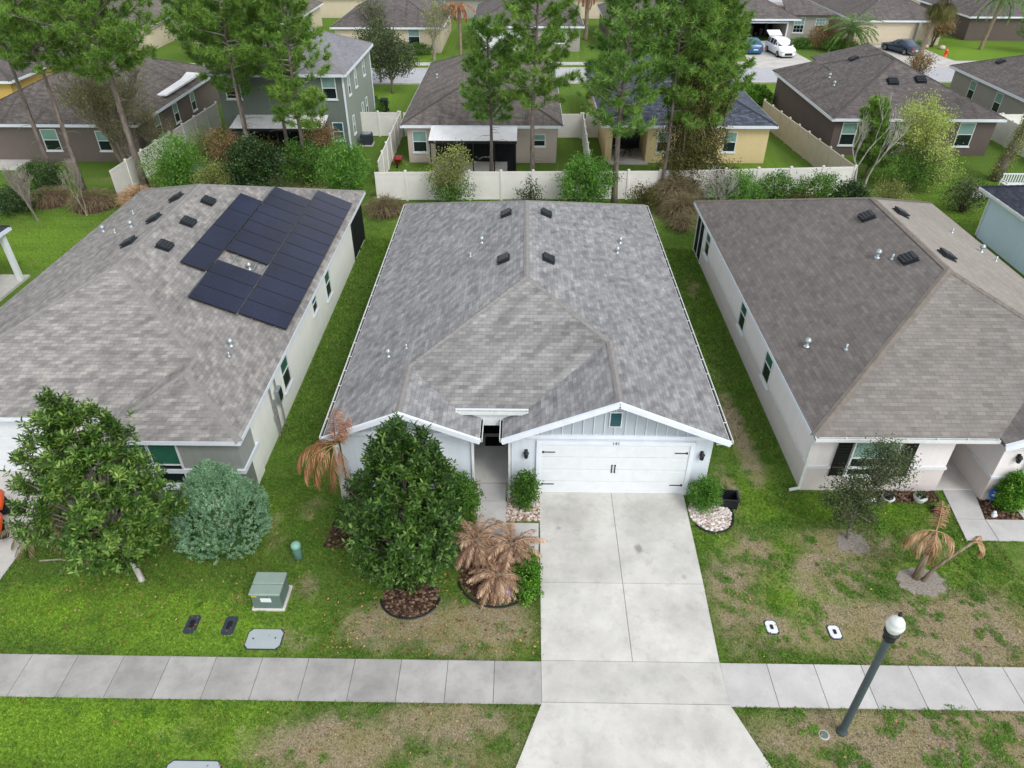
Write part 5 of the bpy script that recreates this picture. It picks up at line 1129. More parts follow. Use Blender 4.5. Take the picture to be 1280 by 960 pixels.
mb = MB().lathe((0,0,0), [(.9,.1),(1.15,.5),(.95,1.2),(.55,1.9),(.2,2.3),(.02,2.4)], 16); mb.build('inner_twigs', M['leaf_dark'], root, world=False)
# sagos and their bed
feather_palm('sago_palm', 'brown dried sago palm, nearest the lawn edge', -.62, 13.75, .35, 40, 1.05, 'sago', .16, (-.1, 1.0), 1.6, 34, .2, .015, .35, group=None)
feather_palm('sago_palm', 'brown dried sago palm right of the magnolia by the path', -1.35, 14.9, .55, 36, 1.2, 'sago', .16, (-.2, 1.1), 1.6, 30, .22, .014, .35)
feather_palm('sago_palm', 'brown dried sago palm closest to the driveway', -.25, 14.75, .55, 36, 1.15, 'sago', .16, (-.2, 1.1), 1.5, 30, .22, .014, .35)
leafy('low_hedge', 'bright green low hedge between the dried sagos and the driveway', 'hedge', .22, 13.95, .42, 1.05, -.1, .65, 'leaf_hedge', 260, 26, .07, .022, .05, surf=.25, twigs=10)
leafy('hedge', 'clipped dark green hedge right of the magnolia by the entry path', 'hedge', -2.05, 16.75, .75, .8, .0, 1.35, 'leaf_mid', 420, 30, .08, .024, .07, surf=.2, twigs=12)
leafy('shrub', 'green shrub left of the magnolia below the dead palm', 'shrub', -4.9, 15.9, .9, .7, .0, 1.2, 'leaf_mid', 240, 24, .1, .026, .08, surf=.25, twigs=12)
leafy('shrub', 'upright dark green shrub left of the garage door', 'shrub', .16, 16.98, .42, .42, .02, 1.5, 'leaf_mid', 230, 24, .09, .02, .07, surf=.4, twigs=14, sun_up=.8)
leafy('shrub', 'bright green shrub in the white pebble ring right of the garage', 'shrub', 6.0, 17.0, .5, .45, .02, 1.2, 'leaf_bright', 260, 24, .08, .018, .07, surf=.35, twigs=14, sun_up=.7)
leafy('shrub', 'oval dark shrub in the mulch bed by the right porch', 'shrub', 16.0, 17.15, .5, .45, .02, 1.45, 'leaf_hedge', 320, 26, .08, .024, .06, surf=.2, twigs=8)
# dead palm by the left wing: bent trunk with rusty hanging fronds
def dead_palm(label, x, y, h, lean, fr, r=.11, mat='dryred', name='dead_palm'):
    root = thing(name, label, 'palm', (x, y, 0)); top = Vector((lean[0], lean[1], h)); MB().tube([(0,0,-.05),(lean[0]*.2,lean[1]*.2,h*.35),(lean[0]*.6,lean[1]*.6,h*.7),top], [r*1.4,r,r*.85,r*.8], 9).build('trunk', M['bark_pale' if r > .1 else 'bark_palm'], root, True, world=False)
    V = []; mb = MB()
    for a, L, e, dr, ll in fr: frond(top, a, L, e, dr, 46, ll, .011, V, mb, hang=.9, V0=.15)
    mb.build('stalks', M[mat], root, world=False); loc_mesh('fronds', np.array([list(v) for v in V]), 4, M[mat], root); return root
dead_palm('dead palm with rusty hanging fronds at the left corner of the middle house', -5.55, 16.4, 3.0, (-.05,.1), [(1.2,1.2,1.5,.5,.4),(1.7,1.1,1.3,.4,.4),(.6,1.0,1.35,.7,.35),(3.2,1.9,.5,2.1,.5),(3.6,1.8,.3,2.0,.5),(4.0,1.6,.1,1.8,.45),(4.6,1.5,-.2,1.3,.45),(5.4,1.2,-.3,1.2,.35),(2.7,1.3,.5,1.9,.4)], .12)
dead_palm('leafless young palm stem bent right with one dry frond on the right lawn', 11.95, 14.1, 1.55, (.95, .1), [(0,.8,.5,2.6,.3),(.6,.5,.9,1.6,.25)], .05, 'dry')
dead_palm('young dying palm with drooping tan fronds in the sandy ring, right lawn', 11.8, 14.2, 1.9, (.0, .1), [(3.1,1.2,.5,2.4,.35),(3.6,1.15,.3,2.4,.35),(4.5,1.1,.1,1.9,.35),(4.2,.9,.5,2.3,.3),(5.8,1.0,.4,2.2,.35),(.9,1.1,1.1,1.4,.3),(1.2,.9,1.3,.8,.3)], .09, 'dry')
mound('ornamental_grass', 'straw coloured ornamental grass left of the olive magnolia', -14.3, 16.0, .8, .9, 'drygrass', 900, .9)
feather_palm('dried_palm_clump', 'drooping straw coloured palm clump at the left driveway edge', -14.9, 15.2, .5, 14, 1.3, 'drygrass', .1, (.1, 1.2), 1.9, 30, .3, .012, .6)
# grey green twin crowned tree by the right house
T_ = leafy('small_tree', 'small grey green tree with two crowns before the right house window', 'tree', 10.35, 15.75, .85, .75, .5, 2.5, 'leaf_oak', 190, 34, .08, .02, .12, surf=.5, trunk=(1.0, .06), stem='bark_grey', twigs=45, lean=(-.1, .1))
P, d = ellipsoid_clumps(150, .95, .65, 1.9, 3.5, .5, 'egg'); P += [.62, .5, 0]; n = 150*32; Q = np.repeat(P, 32, 0)+RG.normal(size=(n, 3))*.13
loc_mesh('crown', leaf_verts(Q, rdir(n), RG.uniform(.05, .09, n), .02), 4, M['leaf_oak'], T_)
mb = MB()
for i in range(0, 150, 3): mb.tube([(0,.05,1.0),(.4,.35,1.9),tuple(P[i])], [.03,.02,.006], 4, cap=False)
mb.build('limbs', M['bark_grey'], T_, world=False)

# --- beds: river pebbles, white pebbles, mulch
def disc(cx, cy, rx, ry, n=36, wob=.04): return [(cx+rx*(1+random.gauss(0, wob))*cos(2*pi*i/n), cy+ry*(1+random.gauss(0, wob))*sin(2*pi*i/n)) for i in range(n)]
def pebbles(name, label, poly, dens, mat, size=(.025, .06), base='gravel'):
    """a bed with real stones on it"""
    mb = MB().prism(poly, -.05, .015); o = mb.build(name, M[base]); tag(o, label, kind='structure')
    xs_, ys_ = [p[0] for p in poly], [p[1] for p in poly]; st = MB()
    def inside(x, y):
        c = False; j = len(poly)-1
        for i in range(len(poly)):
            if (poly[i][1] > y) != (poly[j][1] > y) and x < (poly[j][0]-poly[i][0])*(y-poly[i][1])/(poly[j][1]-poly[i][1])+poly[i][0]: c = not c
            j = i
        return c
    for k in range(int((max(xs_)-min(xs_))*(max(ys_)-min(ys_))*dens)):
        x, y = random.uniform(min(xs_), max(xs_)), random.uniform(min(ys_), max(ys_))
        if not inside(x, y): continue
        r = random.uniform(*size); a = random.uniform(0, pi); V = []
        for z, q in ((.012, .8), (.02+r*.5, 1.0), (.02+r*.95, .55)):
            for i in range(6): t = a+i*pi/3; e = r*q*random.uniform(.85, 1.1); V.append((x+cos(t)*e*1.15, y+sin(t)*e*.9, z))
        F = [(i, (i+1) % 6, 6+(i+1) % 6, 6+i) for i in range(6)]+[(6+i, 6+(i+1) % 6, 12+(i+1) % 6, 12+i) for i in range(6)]+[tuple(range(12, 18))]
        st.add(V, F)
    s = st.build('pebbles', mat); tag(s, 'loose '+label, 'pebbles', kind='stuff'); return o
t = NT('pebble_stone'); g = t.n('ShaderNodeNewGeometry')
M['stone'] = t.fin(t.ramp(g.outputs['Random Per Island'], [(0, C(120,92,74)), (.3, C(178,150,132)), (.6, C(210,196,184)), (1, C(236,230,224))]), .7, .3)
t = NT('pale_pebble_stone'); g = t.n('ShaderNodeNewGeometry')
M['stonew'] = t.fin(t.ramp(g.outputs['Random Per Island'], [(0, C(150,128,116)), (.3, C(206,192,182)), (1, C(242,238,234))]), .7, .3)
t = NT('bark_chip'); g = t.n('ShaderNodeNewGeometry')
M['chip'] = t.fin(t.ramp(g.outputs['Random Per Island'], [(0, C(48,36,30)), (.5, C(86,64,54)), (1, C(140,116,98))]), .9, .1)
pebbles('pebble_bed', 'river pebble bed between the entry path and the garage', [(-.44,16.3),(.62,16.3),(.62,17.58),(-.3,17.62),(-.44,18.0)], 420, M['stone'])
pebbles('pebble_bed', 'narrow pebble strip left of the entry path', [(-1.72,16.6),(-1.42,16.5),(-1.42,18.0),(-1.62,17.95)], 420, M['stone'])
pebbles('pebble_bed', 'white pebble ring right of the garage door', disc(6.22,16.75,.68,.82), 420, M['stonew'], base='whitegravel')
mp = disc(-3.15,13.3,.8,.72); pebbles('mulch_bed', 'mulch ring under the dark green magnolia', mp, 300, M['chip'], base='mulch')
pebbles('mulch_bed', 'mulch under the dried sagos', disc(-.65,14.3,1.15,1.25), 120, M['chip'], base='mulch')
pebbles('mulch_bed', 'dark mulch along the left wing under the dead palm', [(-6.1,15.1),(-4.4,15.0),(-3.9,16.2),(-1.7,16.5),(-1.7,17.7),(-5.9,17.7)], 90, M['chip'], base='mulch')
pebbles('mulch_bed', 'dark mulch bed beside the right porch path', [(15.1,16.6),(16.32,16.6),(16.32,17.47),(15.32,17.6)], 200, M['chip'], base='mulch')
pebbles('mulch_bed', 'reddish mulch strip below the right house window', [(11.2,17.3),(14.0,17.35),(14.0,17.86),(11.2,17.86)], 160, M['chip'], base='mulch')
for nm, c in (('grey sand ring around the dying palm', disc(11.9,14.05,.72,.5,30,.1)), ('grey sand ring below the small grey green tree', disc(10.4,15.55,.5,.42,30,.12))):
    tag(MB().prism(c, -.05, .012).build('sand_patch', M['soil']), nm, kind='structure')
def ring(label, cx, cy, rx, ry, a0, a1, mat='black', h=.07):
    pts = [(cx+rx*cos(a0+(a1-a0)*i/30), cy+ry*sin(a0+(a1-a0)*i/30), h/2) for i in range(31)]
    single('garden_edging', MB().tube(pts, h/2, 6), M[mat], label, 'edging', (cx, cy, 0))
ring('black plastic edging curved around the magnolia mulch ring', -3.15, 13.28, .85, .77, radians(190), radians(355))
ring('black plastic edging curved around the dried sago bed', -.65, 14.25, 1.22, 1.32, radians(200), radians(300))
ring('dark edging around the white pebble ring', 6.22, 16.75, .73, .87, radians(-140), radians(60))

# --- pines behind
pine('tall pine with wide full crown and grey trunk, foreground of the left group', -24.9, 45.6, 14.2, 6.9, 4.9, dens=2.5, r0=.24)
pine('slim pine with sparse top left of the big left pine', -28.7, 45.1, 13.6, 7.2, 3.2, dens=1.3, sparse=1)
pine('outermost slim pine at the left edge', -31.4, 46.6, 13.4, 7.0, 3.2, dens=1.2)
pine('pine before the left end of the grey two storey house', -19.6, 51.0, 14.5, 4.6, 3.8, 'needle_d', dens=1.3)
pine('broad pine filling the gap above the white fence at left', -22.3, 55.5, 15, 6.0, 3.8, 'needle_d', dens=1.6)
pine('slender pine between the left windows of the grey house', -18.2, 47.6, 13.8, 7.0, 3.0, dens=1.2, r0=.13)
pine('pine with low tufts before the middle of the grey house', -16.8, 50.8, 14.0, 4.6, 2.6, dens=1.3, r0=.14)
pine('pine at the right end of the grey house group', -14.2, 46.6, 13.5, 3.8, 3.0, 'needle', dens=1.5, r0=.15)
pine('shorter dark tufted pine before the beige house roof', -2.2, 48.2, 9.3, 3.7, 2.9, 'needle_d', dens=1.6, r0=.13)
pine('tall bright pine right of centre with bare lower trunk', .65, 45.5, 13.2, 5.4, 3.1, 'needle', dens=1.5, r0=.17)
pine('pine leaning slightly, before the yellow house patio', 5.7, 43.2, 13.6, 4.6, 3.3, 'needle_d', dens=1.6, r0=.19)
pine('dense bright pine wrapped in brown vines, left of the pair', 9.9, 45.0, 14.0, 4.6, 3.2, 'needle', dens=1.9, vines=(8, 1100, 1.6, 'vine'))
pine('dense bright pine wrapped in vines, right of the pair', 11.4, 46.4, 13.6, 4.2, 2.6, 'needle', dens=2.1, vines=(8, 1000, 1.6, 'vine'))
pine('thin dark trunked pine left of the vine covered pair', 8.7, 44.0, 13.0, 7.6, 2.2, 'needle_d', dens=1.4, r0=.13)
pine('young bushy pine before the brown house', 23.2, 48.6, 4.9, .9, 1.7, 'needle', dens=3.4, r0=.08, group=None, tuft=.26)
pine('leaning vine covered trunk with drooping needles at the right edge', 32.0, 48.3, 12.0, 7.3, 3.4, 'needle_d', lean=(.24, .05), dens=1.2, group=None, vines=(6.5, 260, .42, 'leaf_olive'), r0=.3)
for i, (x, y, rx, h, mt_, st_, lb) in enumerate(((-23.3,46.6,1.2,1.8,'leaf_olive','twig','low olive scrub beside the left fence and big pine'),(-15.6,43.2,1.2,1.5,'leaf_oak','twig','low grey green scrub behind the solar roof ridge'),(-12.8,42.8,1.0,1.3,'leaf_olive','twig','low olive scrub at the solar house rear corner'),
        (-7.6,45.2,.9,1.2,'leaf_olive','twig','small scrub inside the back fence end'),(7.4,42.6,1.0,1.5,'vine','twig','brown green scrub before the fence left of the vine pines'),(12.6,44.9,1.5,2.6,'vine','twig','brownish scrub at the foot of the right vine pine'),(16.8,41.8,1.3,1.5,'vine','twig','brownish low scrub at the right house back ridge'),
        (22.8,43.4,1.5,1.6,'leaf_olive','twig','low olive scrub right of the bare white tree'),(-17.6,48.6,1.3,2.4,'vine','twig','brown green scrub under the grey house pines'),(-22.6,50.8,1.5,2.6,'leaf_olive','twig','olive scrub beside the grey house left corner'))):
    leafy('shrub', lb, 'shrub', x, y, rx, rx*.8, .05, h, mt_, 110, 20, .12, .03, .2, surf=.6, twigs=60, stem=st_)
# --- shrubs and small trees of the back hedge row
leafy('small_tree', 'bright green leafy tree before the long back fence, centre', 'tree', 3.9, 42.6, 1.75, 1.5, .2, 3.4, 'leaf_bright', 260, 30, .15, .04, .16, surf=.45, trunk=(1.0,.07), stem='bark_grey', twigs=40)
bare('small_tree', 'twiggy shrub tree with bare tips and yellow green leaves before the back fence', -4.4, 42.7, 3.8, .05, 'twig', 3, 4, .55, 7, 'leaf_olive', 9, .12, up=.3, L0=.36)
leafy('shrub', 'low green leaves inside the twiggy shrub', 'shrub', -4.3, 42.4, 1.5, 1.2, .1, 2.4, 'leaf_mid', 120, 22, .13, .035, .18, surf=.5, twigs=20)
leafy('shrub', 'dark purple grey twiggy shrub at the bright pine foot', 'shrub', .4, 42.9, 1.0, .8, .1, 1.9, 'leaf_dark', 70, 14, .12, .03, .16, surf=.5, stem='bark_dark', twigs=70)
leafy('small_tree', 'bright green shrubby tree left of the back fence end', 'tree', -11.2, 43.9, 1.9, 1.6, .1, 3.8, 'leaf_bright', 280, 28, .15, .04, .17, surf=.45, trunk=(.8,.07), stem='bark_grey', twigs=40)
leafy('shrub', 'dense dark green shrub behind the solar roof', 'shrub', -17.0, 44.3, 1.9, 1.6, .1, 3.8, 'leaf_dark', 300, 34, .15, .045, .16, surf=.3, twigs=20)
leafy('shrub', 'loose light green shrub beside the left white fence', 'shrub', -21.9, 44.7, 2.1, 1.8, .1, 3.9, 'leaf_bright', 300, 28, .14, .036, .2, surf=.5, twigs=40)
leafy('shrub', 'pale feathery green shrub between the two back shrubs', 'shrub', -19.3, 43.6, 1.4, 1.2, .1, 2.6, 'leaf_olive', 160, 26, .13, .03, .18, surf=.5, twigs=40)
leafy('shrub', 'rusty leaved shrub before the grey house patio', 'shrub', -20.2, 48.8, 1.7, 1.3, .2, 3.2, 'leaf_red', 150, 24, .15, .035, .2, surf=.5, twigs=40)
leafy('shrub', 'rusty vine draped shrub right of the grey house patio', 'shrub', -13.9, 49.6, 1.3, 1.2, .8, 3.6, 'leaf_red', 130, 24, .15, .035, .18, surf=.5, twigs=40)
leafy('shrub', 'leafy green bush below the rusty shrub by the grey house', 'shrub', -14.4, 46.6, 1.9, 1.4, .1, 3.0, 'leaf_mid', 240, 26, .14, .038, .18, surf=.4, twigs=20)
for i, (x, y, rx, h, m_, lb) in enumerate(((13.2,42.6,1.6,2.4,'leaf_bright','bright green bush behind the rear of the right house'),(15.6,43.2,1.5,2.1,'leaf_mid','mid green bush with yellowish top behind the right house'),(18.2,43.0,1.6,2.2,'leaf_mid','broad green bush at the tan fence corner'),(19.9,42.4,1.1,1.9,'leaf_dark','dark bush at the right house rear ridge'))):
    leafy('shrub', lb, 'shrub', x, y, rx, rx*.8, .1, h, m_, 170, 28, .13, .035, .16, surf=.4, twigs=20)
bare('bare_shrub', 'whitish leafless shrub behind the right house corner', 11.9, 42.2, 3.2, .045, 'bark_pale', 4, 3, .5, 5, L0=.3)
bare('bare_tree', 'whitish leafless tree beside the young bushy pine', 21.6, 44.6, 6.2, .08, 'bark_pale', 4, 3, .42, 2, L0=.34, up=.4)
bare('bare_tree', 'small leafless tree at the left edge of the back lawn', -29.2, 40.4, 4.3, .045, 'bark_grey', 5, 3, .42, 5, L0=.26, up=.45)
bare('bare_tree', 'small leafless tree beside the dry bushes behind the solar house', -26.6, 41.2, 4.3, .05, 'bark_grey', 5, 3, .4, 2, L0=.27, up=.45)
bare('twiggy_tree', 'wide twiggy tree with tiny olive buds before the taupe house', -27.2, 48.3, 8.4, .14, 'twig', 5, 4, .62, 3, 'leaf_olive', 3, .09, L0=.28, shrink=.74)
bare('twiggy_tree', 'brown twiggy small tree beside the taupe house side windows', -25.9, 51.0, 5.0, .08, 'twig', 4, 4, .6, 3, 'leaf_olive', 2, .08, L0=.28)
T_ = bare('loose_tree', 'light yellow green loose tree before the brown house windows', 26.2, 47.6, 7.4, .1, 'twig', 4, 4, .62, 3, 'leaf_lime', 12, .13, L0=.28)
leafy('shrub', 'darker green undergrowth below the light loose tree', 'shrub', 25.2, 46.4, 2.4, 1.7, .1, 2.7, 'leaf_mid', 240, 24, .13, .034, .22, surf=.5, twigs=30)
leafy('shrub', 'grey green twiggy bush beside the blue house', 'shrub', 27.0, 42.6, 1.3, 1.1, .1, 2.2, 'leaf_oak', 150, 22, .12, .03, .16, surf=.5, twigs=50)
mound('ornamental_grass', 'straw coloured grass mound behind the middle house, right rear corner', 9.5, 41.6, 1.15, 1.3, 'drygrass', 1500, .8)
mound('ornamental_grass', 'brown grass heap at the foot of the vine covered pines', 9.6, 43.6, 1.7, 1.7, 'drygrass', 1700, .9)
mound('ornamental_grass', 'dull green grass clump nearer the right rear corner', 9.3, 39.7, .7, .8, 'drygrass', 700, .6)
mound('ornamental_grass', 'dried grass clump left of the middle house rear corner', -8.4, 41.8, 1.3, .9, 'drygrass', 1100, .7)
mound('dry_bush', 'reddish brown dry bush at the white fence end', -24.0, 42.9, 1.3, 1.2, 'dry', 1200, .6)
mound('dry_bush', 'low brown dry bush behind the bare trees', -26.8, 42.6, 1.8, 1.0, 'drygrass', 1200, .5); mound('dry_bush', 'low brown dry bush at the left edge', -29.8, 43.2, 1.6, .9, 'drygrass', 1000, .5)
leafy('shrub', 'dark green shrub at the far left edge of the back lawn', 'shrub', -31.2, 41.6, 1.5, 1.2, .1, 1.6, 'leaf_dark', 140, 26, .12, .035, .14, surf=.3, twigs=10)
leafy('shrub', 'dark evergreen bush behind the left bare tree', 'shrub', -31.0, 45.0, 1.6, 1.2, .1, 2.0, 'leaf_dark', 140, 26, .12, .035, .14, surf=.3, twigs=10)
# clipped hedges and street trees
for i, (x, y) in enumerate(((20.3,68.3),(21.4,67.6),(20.7,69.8),(21.5,69.4))):
    leafy('box_hedge', ['round clipped hedge nearest the brown house','round clipped hedge beside the tan fence end','round clipped hedge farther toward the street','small clipped hedge at the brown house wall'][i], 'hedge', x, y, .85, .8, 0, 1.25, 'leaf_hedge', 110, 24, .12, .04, .07, surf=.15, twigs=4)
leafy('street_tree', 'leafy street tree on the lawn right of the grey two storey house', 'tree', -12.4, 71.0, 2.4, 2.3, 1.4, 5.3, 'leaf_oak', 300, 26, .2, .05, .25, surf=.45, trunk=(1.8,.12), stem='bark_grey', twigs=40)
leafy('street_tree', 'darker street tree beside the grey two storey house gutter', 'tree', -14.2, 75.2, 2.2, 2.2, 1.6, 5.8, 'leaf_oak', 260, 26, .2, .05, .25, surf=.45, trunk=(1.8,.12), stem='bark_grey', twigs=40)
leafy('shrub', 'dark hedge on the lawn right of the grey house', 'hedge', -12.9, 64.2, 1.0, 1.3, 0, 1.3, 'leaf_mid', 120, 24, .12, .04, .08, surf=.2, twigs=4)
bare('street_tree', 'greyish spring tree before the cream house window', -10.0, 85.5, 7.0, .17, 'bark_grey', 4, 4, .5, 1, 'leaf_olive', 7, .16, L0=.28, up=.2)
leafy('shrub', 'clipped hedge below the cream house window', 'hedge', -12.5, 88.3, 2.6, .7, 0, 1.2, 'leaf_mid', 160, 22, .14, .045, .1, surf=.2, twigs=4)
feather_palm('dying_palm', 'tall palm with brown hanging fronds on the far street', -7.1, 86.6, 5.4, 13, 2.1, 'dryred', .16, (-.5, .6), 1.6, 24, .5, .04, .5)
feather_palm('dying_palm', 'brown palm with ragged fronds at the far white house', 7.6, 97.6, 5.2, 12, 2.0, 'dryred', .25, (-.6, .5), 1.5, 22, .5, .04, .5)
feather_palm('date_palm', 'wide green date palm before the grey house bay windows', 37.4, 90.8, 2.3, 46, 3.5, 'palm', .32, (-.25, 1.35), 1.3, 34, .55, .04, .15)
fan_palm('tall fan palm with shaggy brown skirt beside the blue sedan', 41.2, 81.8, 7.8, (.15, .02), L=1.7, dead=26, nf=44)
feather_palm('tall_palm', 'slender palm with arching green fronds on the far right lawn', 53.6, 92.4, 5.6, 20, 3.6, 'palm', .2, (-.3, 1.1), 1.5, 30, .6, .04, .4, lean=(.12,0))
bare('small_tree', 'reddish leafed small tree on the far right rock bed', 48.6, 93.8, 4.2, .12, 'bark_dark', 4, 3, .6, 3, 'leaf_red', 14, .18, L0=.28)
leafy('shrub', 'reddish bush between the bay windows and the date palm', 'shrub', 34.9, 92.6, 1.8, 1.2, .1, 2.4, 'leaf_red', 160, 24, .18, .045, .2, surf=.4, twigs=10)
leafy('shrub', 'low green shrub under the bay windows', 'shrub', 32.6, 92.6, 1.2, .9, .1, 1.2, 'leaf_mid', 90, 24, .14, .04, .12, surf=.3, twigs=6)
leafy('shrub', 'low dark shrubs at the date palm foot', 'shrub', 36.9, 91.0, 2.3, 1.0, .05, 1.4, 'leaf_mid', 160, 22, .14, .04, .16, surf=.3, twigs=6)
leafy('shrub', 'round green shrub at the driveway corner by the date palm', 'shrub', 39.2, 90.0, .9, .8, .05, 1.0, 'leaf_hedge', 90, 20, .12, .04, .1, surf=.3, twigs=4)
leafy('shrub', 'green bush between the brown and grey houses', 'shrub', 36.3, 73.0, 1.6, 1.3, .05, 1.6, 'leaf_mid', 140, 22, .14, .04, .14, surf=.3, twigs=4)
bare('small_tree', 'reddish twiggy tree at the grey house corner', 37.9, 74.2, 3.4, .08, 'bark_dark', 3, 4, .6, 3, 'leaf_red', 10, .14)
leafy('shrub', 'agave like green shrub on the rock bed', 'shrub', 46.0, 91.8, .9, .7, .05, .9, 'leaf_mid', 70, 20, .16, .03, .14, surf=.4, twigs=4)
leafy('small_tree', 'green tree drooping over the far right lawn', 'tree', 58.5, 90.5, 2.2, 2.0, 1.2, 4.4, 'leaf_mid', 180, 22, .2, .05, .25, surf=.4, trunk=(1.6,.1), stem='bark_grey', twigs=20)
leafy('small_tree', 'tall green tree at the street corner behind the vine pines', 'tree', 17.6, 72.6, 1.3, 1.2, .6, 3.6, 'leaf_dark', 120, 24, .16, .045, .14, surf=.3, trunk=(1.0,.1), twigs=8)
bare('small_tree', 'grey twiggy tree in front of the far left street', -16.6, 90, 7, .16, 'bark_grey', 4, 4, .5, 1, 'leaf_oak', 8, .16, L0=.28)
for i, (x, y, h) in enumerate(((-44,80,7),(-36,84,6.5),(-28,80,7),(-52,84,7.5))):
    leafy('street_tree', ['street tree behind the yellow house roof','street tree above the taupe house roof','street tree behind the first left pines','street tree at the far left edge'][i], 'tree', x, y, 2.6, 2.4, 1.8, h, 'leaf_mid', 220, 22, .22, .055, .28, surf=.4, trunk=(2.2,.13), stem='bark_grey', twigs=20)

n = 16000; a = RG.uniform(-1.15, 1.15, n); r = RG.uniform(230, 300, n); hz = 7+5*fbm(a*40, a*0+3, 5); P = np.stack([np.sin(a)*r, np.cos(a)*r, RG.random(n)**.7*hz], 1)
tag(np_mesh('distant_woods', leaf_verts(P, rdir(n), RG.uniform(2, 4, n), 1.1), 4, M['leaf_mid']), 'far off belt of trees on the horizon', 'woods', kind='stuff')
# ------------------------------------------------------------------ utilities and small things in the front yards
M['utilgreen'] = plain('utility_green_paint', C(148,166,156), .5, .3, var=.12); M['utilgreen2'] = plain('utility_green_side', C(104,124,118), .5, .3, var=.1)
M['teallid'] = plain('pale_teal_plastic', C(136,186,168), .45, .35, var=.08); M['greylid'] = plain('grey_lid_plastic', C(178,188,192), .6, .3, var=.08); M['blacklid'] = plain('dark_lid_plastic', C(62,70,82), .7, .25, var=.2)
M['red'] = plain('red_pot_glaze', C(150,30,32), .35, .5, var=.15); M['blue_s'] = plain('blue_sign_paint', C(36,92,170), .45, .4, var=.1); M['purple'] = plain('purple_sign', C(116,96,176), .5, .3)
M['globe'] = plain('milky_lamp_globe', C(222,226,222,1.15), .3, .5, var=.05)
T = thing('transformer', 'green pad mounted electrical transformer on a concrete pad on the left lawn', 'transformer', (-7.12, 13.15, 0))
MB().bevbox(-7.6, -6.66, 12.72, 13.6, -.05, .08, .02).build('pad', M['conc'], T)
MB().bevbox(-7.54, -6.72, 12.76, 13.5, .08, .66, .02).build('cabinet', M['utilgreen2'], T)
m = MB().bevbox(-7.57, -6.69, 12.73, 13.1, .66, .72, .02); m.bevbox(-7.57, -6.69, 13.11, 13.53, .663, .725, .02); m.build('lid', M['utilgreen'], T)
m = MB().box(-7.28, -6.98, 12.752, 12.759, .36, .52).build('label_plate', M['white'], T)
MB().box(-7.52, -7.36, 12.752, 12.759, .57, .62).build('warning_label', plain('yellow_label', C(214,190,60), .6), T)
MB().tube([(-7.0,12.755,.6),(-7.0,12.73,.6)], .03, 8).build('lock', M['steel'], T)
P_ = thing('cable_pedestal', 'pale teal round cable pedestal standing behind the transformer', 'pedestal', (-6.78, 14.7, 0))
MB().lathe((-6.78,14.7,0), [(.14,-.05),(.14,.52),(.145,.53)], 20).build('body', M['teallid'], P_, True); MB().lathe((-6.78,14.7,.53), [(.15,-.1),(.152,.0),(.135,.06),(.08,.1),(.01,.11)], 20).build('cap', M['teallid'], P_, True)
def oval(cx, cy, a, b, cut): return [(cx-a+cut,cy-b),(cx+a-cut,cy-b),(cx+a,cy-b+cut),(cx+a,cy+b-cut),(cx+a-cut,cy+b),(cx-a+cut,cy+b),(cx-a,cy+b-cut),(cx-a,cy-b+cut)]
def lid(label, cx, cy, a, b, mat, inner=None, imat=None, cut=.08, group=None, name='meter_box_lid'):
    T = thing(name, label, 'lid', (cx, cy, 0), group=group); MB().prism(oval(cx, cy, a, b, cut), -.05, .035).build('cover', M[mat], T)
    if inner: 
        for (ix, iy, ia, ib) in inner: MB().prism(oval(cx+ix, cy+iy, ia, ib, min(ia, ib)*.4), .034, .042).build('inset', M[imat], T)
    MB().prism(oval(cx, cy, a+.03, b+.03, cut), -.05, .022).build('rim', M['blacklid'], T); return T
lid('dark rectangular meter lid in the left lawn, first from the left', -9.13, 12.24, .14, .27, 'blacklid', [(0,0,.07,.13)], 'black', .06)
lid('dark rectangular meter lid in the left lawn, nearer the transformer', -8.07, 12.22, .14, .27, 'blacklid', [(0,0,.07,.13)], 'black', .06)
lid('large light grey utility lid between transformer and sidewalk', -6.97, 11.8, .47, .3, 'greylid', [(-.3,.0,.02,.02),(.3,.03,.02,.02)], 'black', .1)
lid('white meter lid with black slot nearer the driveway', 7.02, 12.4, .15, .2, 'white', [(0,0,.045,.075)], 'black', .06)
lid('white meter lid with black slot nearer the lamp post', 8.72, 12.27, .15, .2, 'white', [(0,0,.045,.075)], 'black', .06)
lid('long pale utility lid in the left verge at the bottom edge', -7.6, 8.12, .62, .35, 'greylid', [(.05,.12,.06,.05)], 'blue_s', .1)
T = thing('valve_lid', 'small round grey green lid beside the lamp post foot', 'lid', (7.45, 9.35, 0)); MB().lathe((7.45,9.35,0), [(.1,-.03),(.1,.03),(.085,.042),(.01,.045)], 20).build('cover', M['utilgreen2'], T); MB().lathe((7.45,9.35,0), [(.13,-.03),(.13,.02),(.1,.022)], 20).build('rim', M['conc'], T)
# lamp post
LP = thing('lamp_post', 'dark grey lamp post with white globe head by the right sidewalk', 'lamp post', (7.91, 9.44, 0))
MB().lathe((7.91,9.44,0), [(.13,-.03),(.13,.06),(.1,.1),(.088,.2),(.078,3.7),(.075,3.75)], 20).build('pole', M['postgrey'], LP, True)
MB().lathe((7.91,9.44,3.73), [(.09,0),(.13,.04),(.13,.1),(.1,.14),(.12,.2),(.165,.24),(.165,.28),(.1,.29)], 20).build('collar', M['black'], LP, True)
MB().lathe((7.91,9.44,4.01), [(.1,0),(.135,.05),(.165,.13),(.188,.21),(.192,.25),(.172,.27),(.176,.3),(.16,.33),(.164,.35),(.13,.4),(.07,.45),(.02,.47)], 24).build('globe', M['globe'], LP, True)
MB().lathe((7.95,9.5,4.46), [(.035,0),(.035,.1),(.02,.12),(.001,.12)], 10).build('photocell', M['black'], LP)
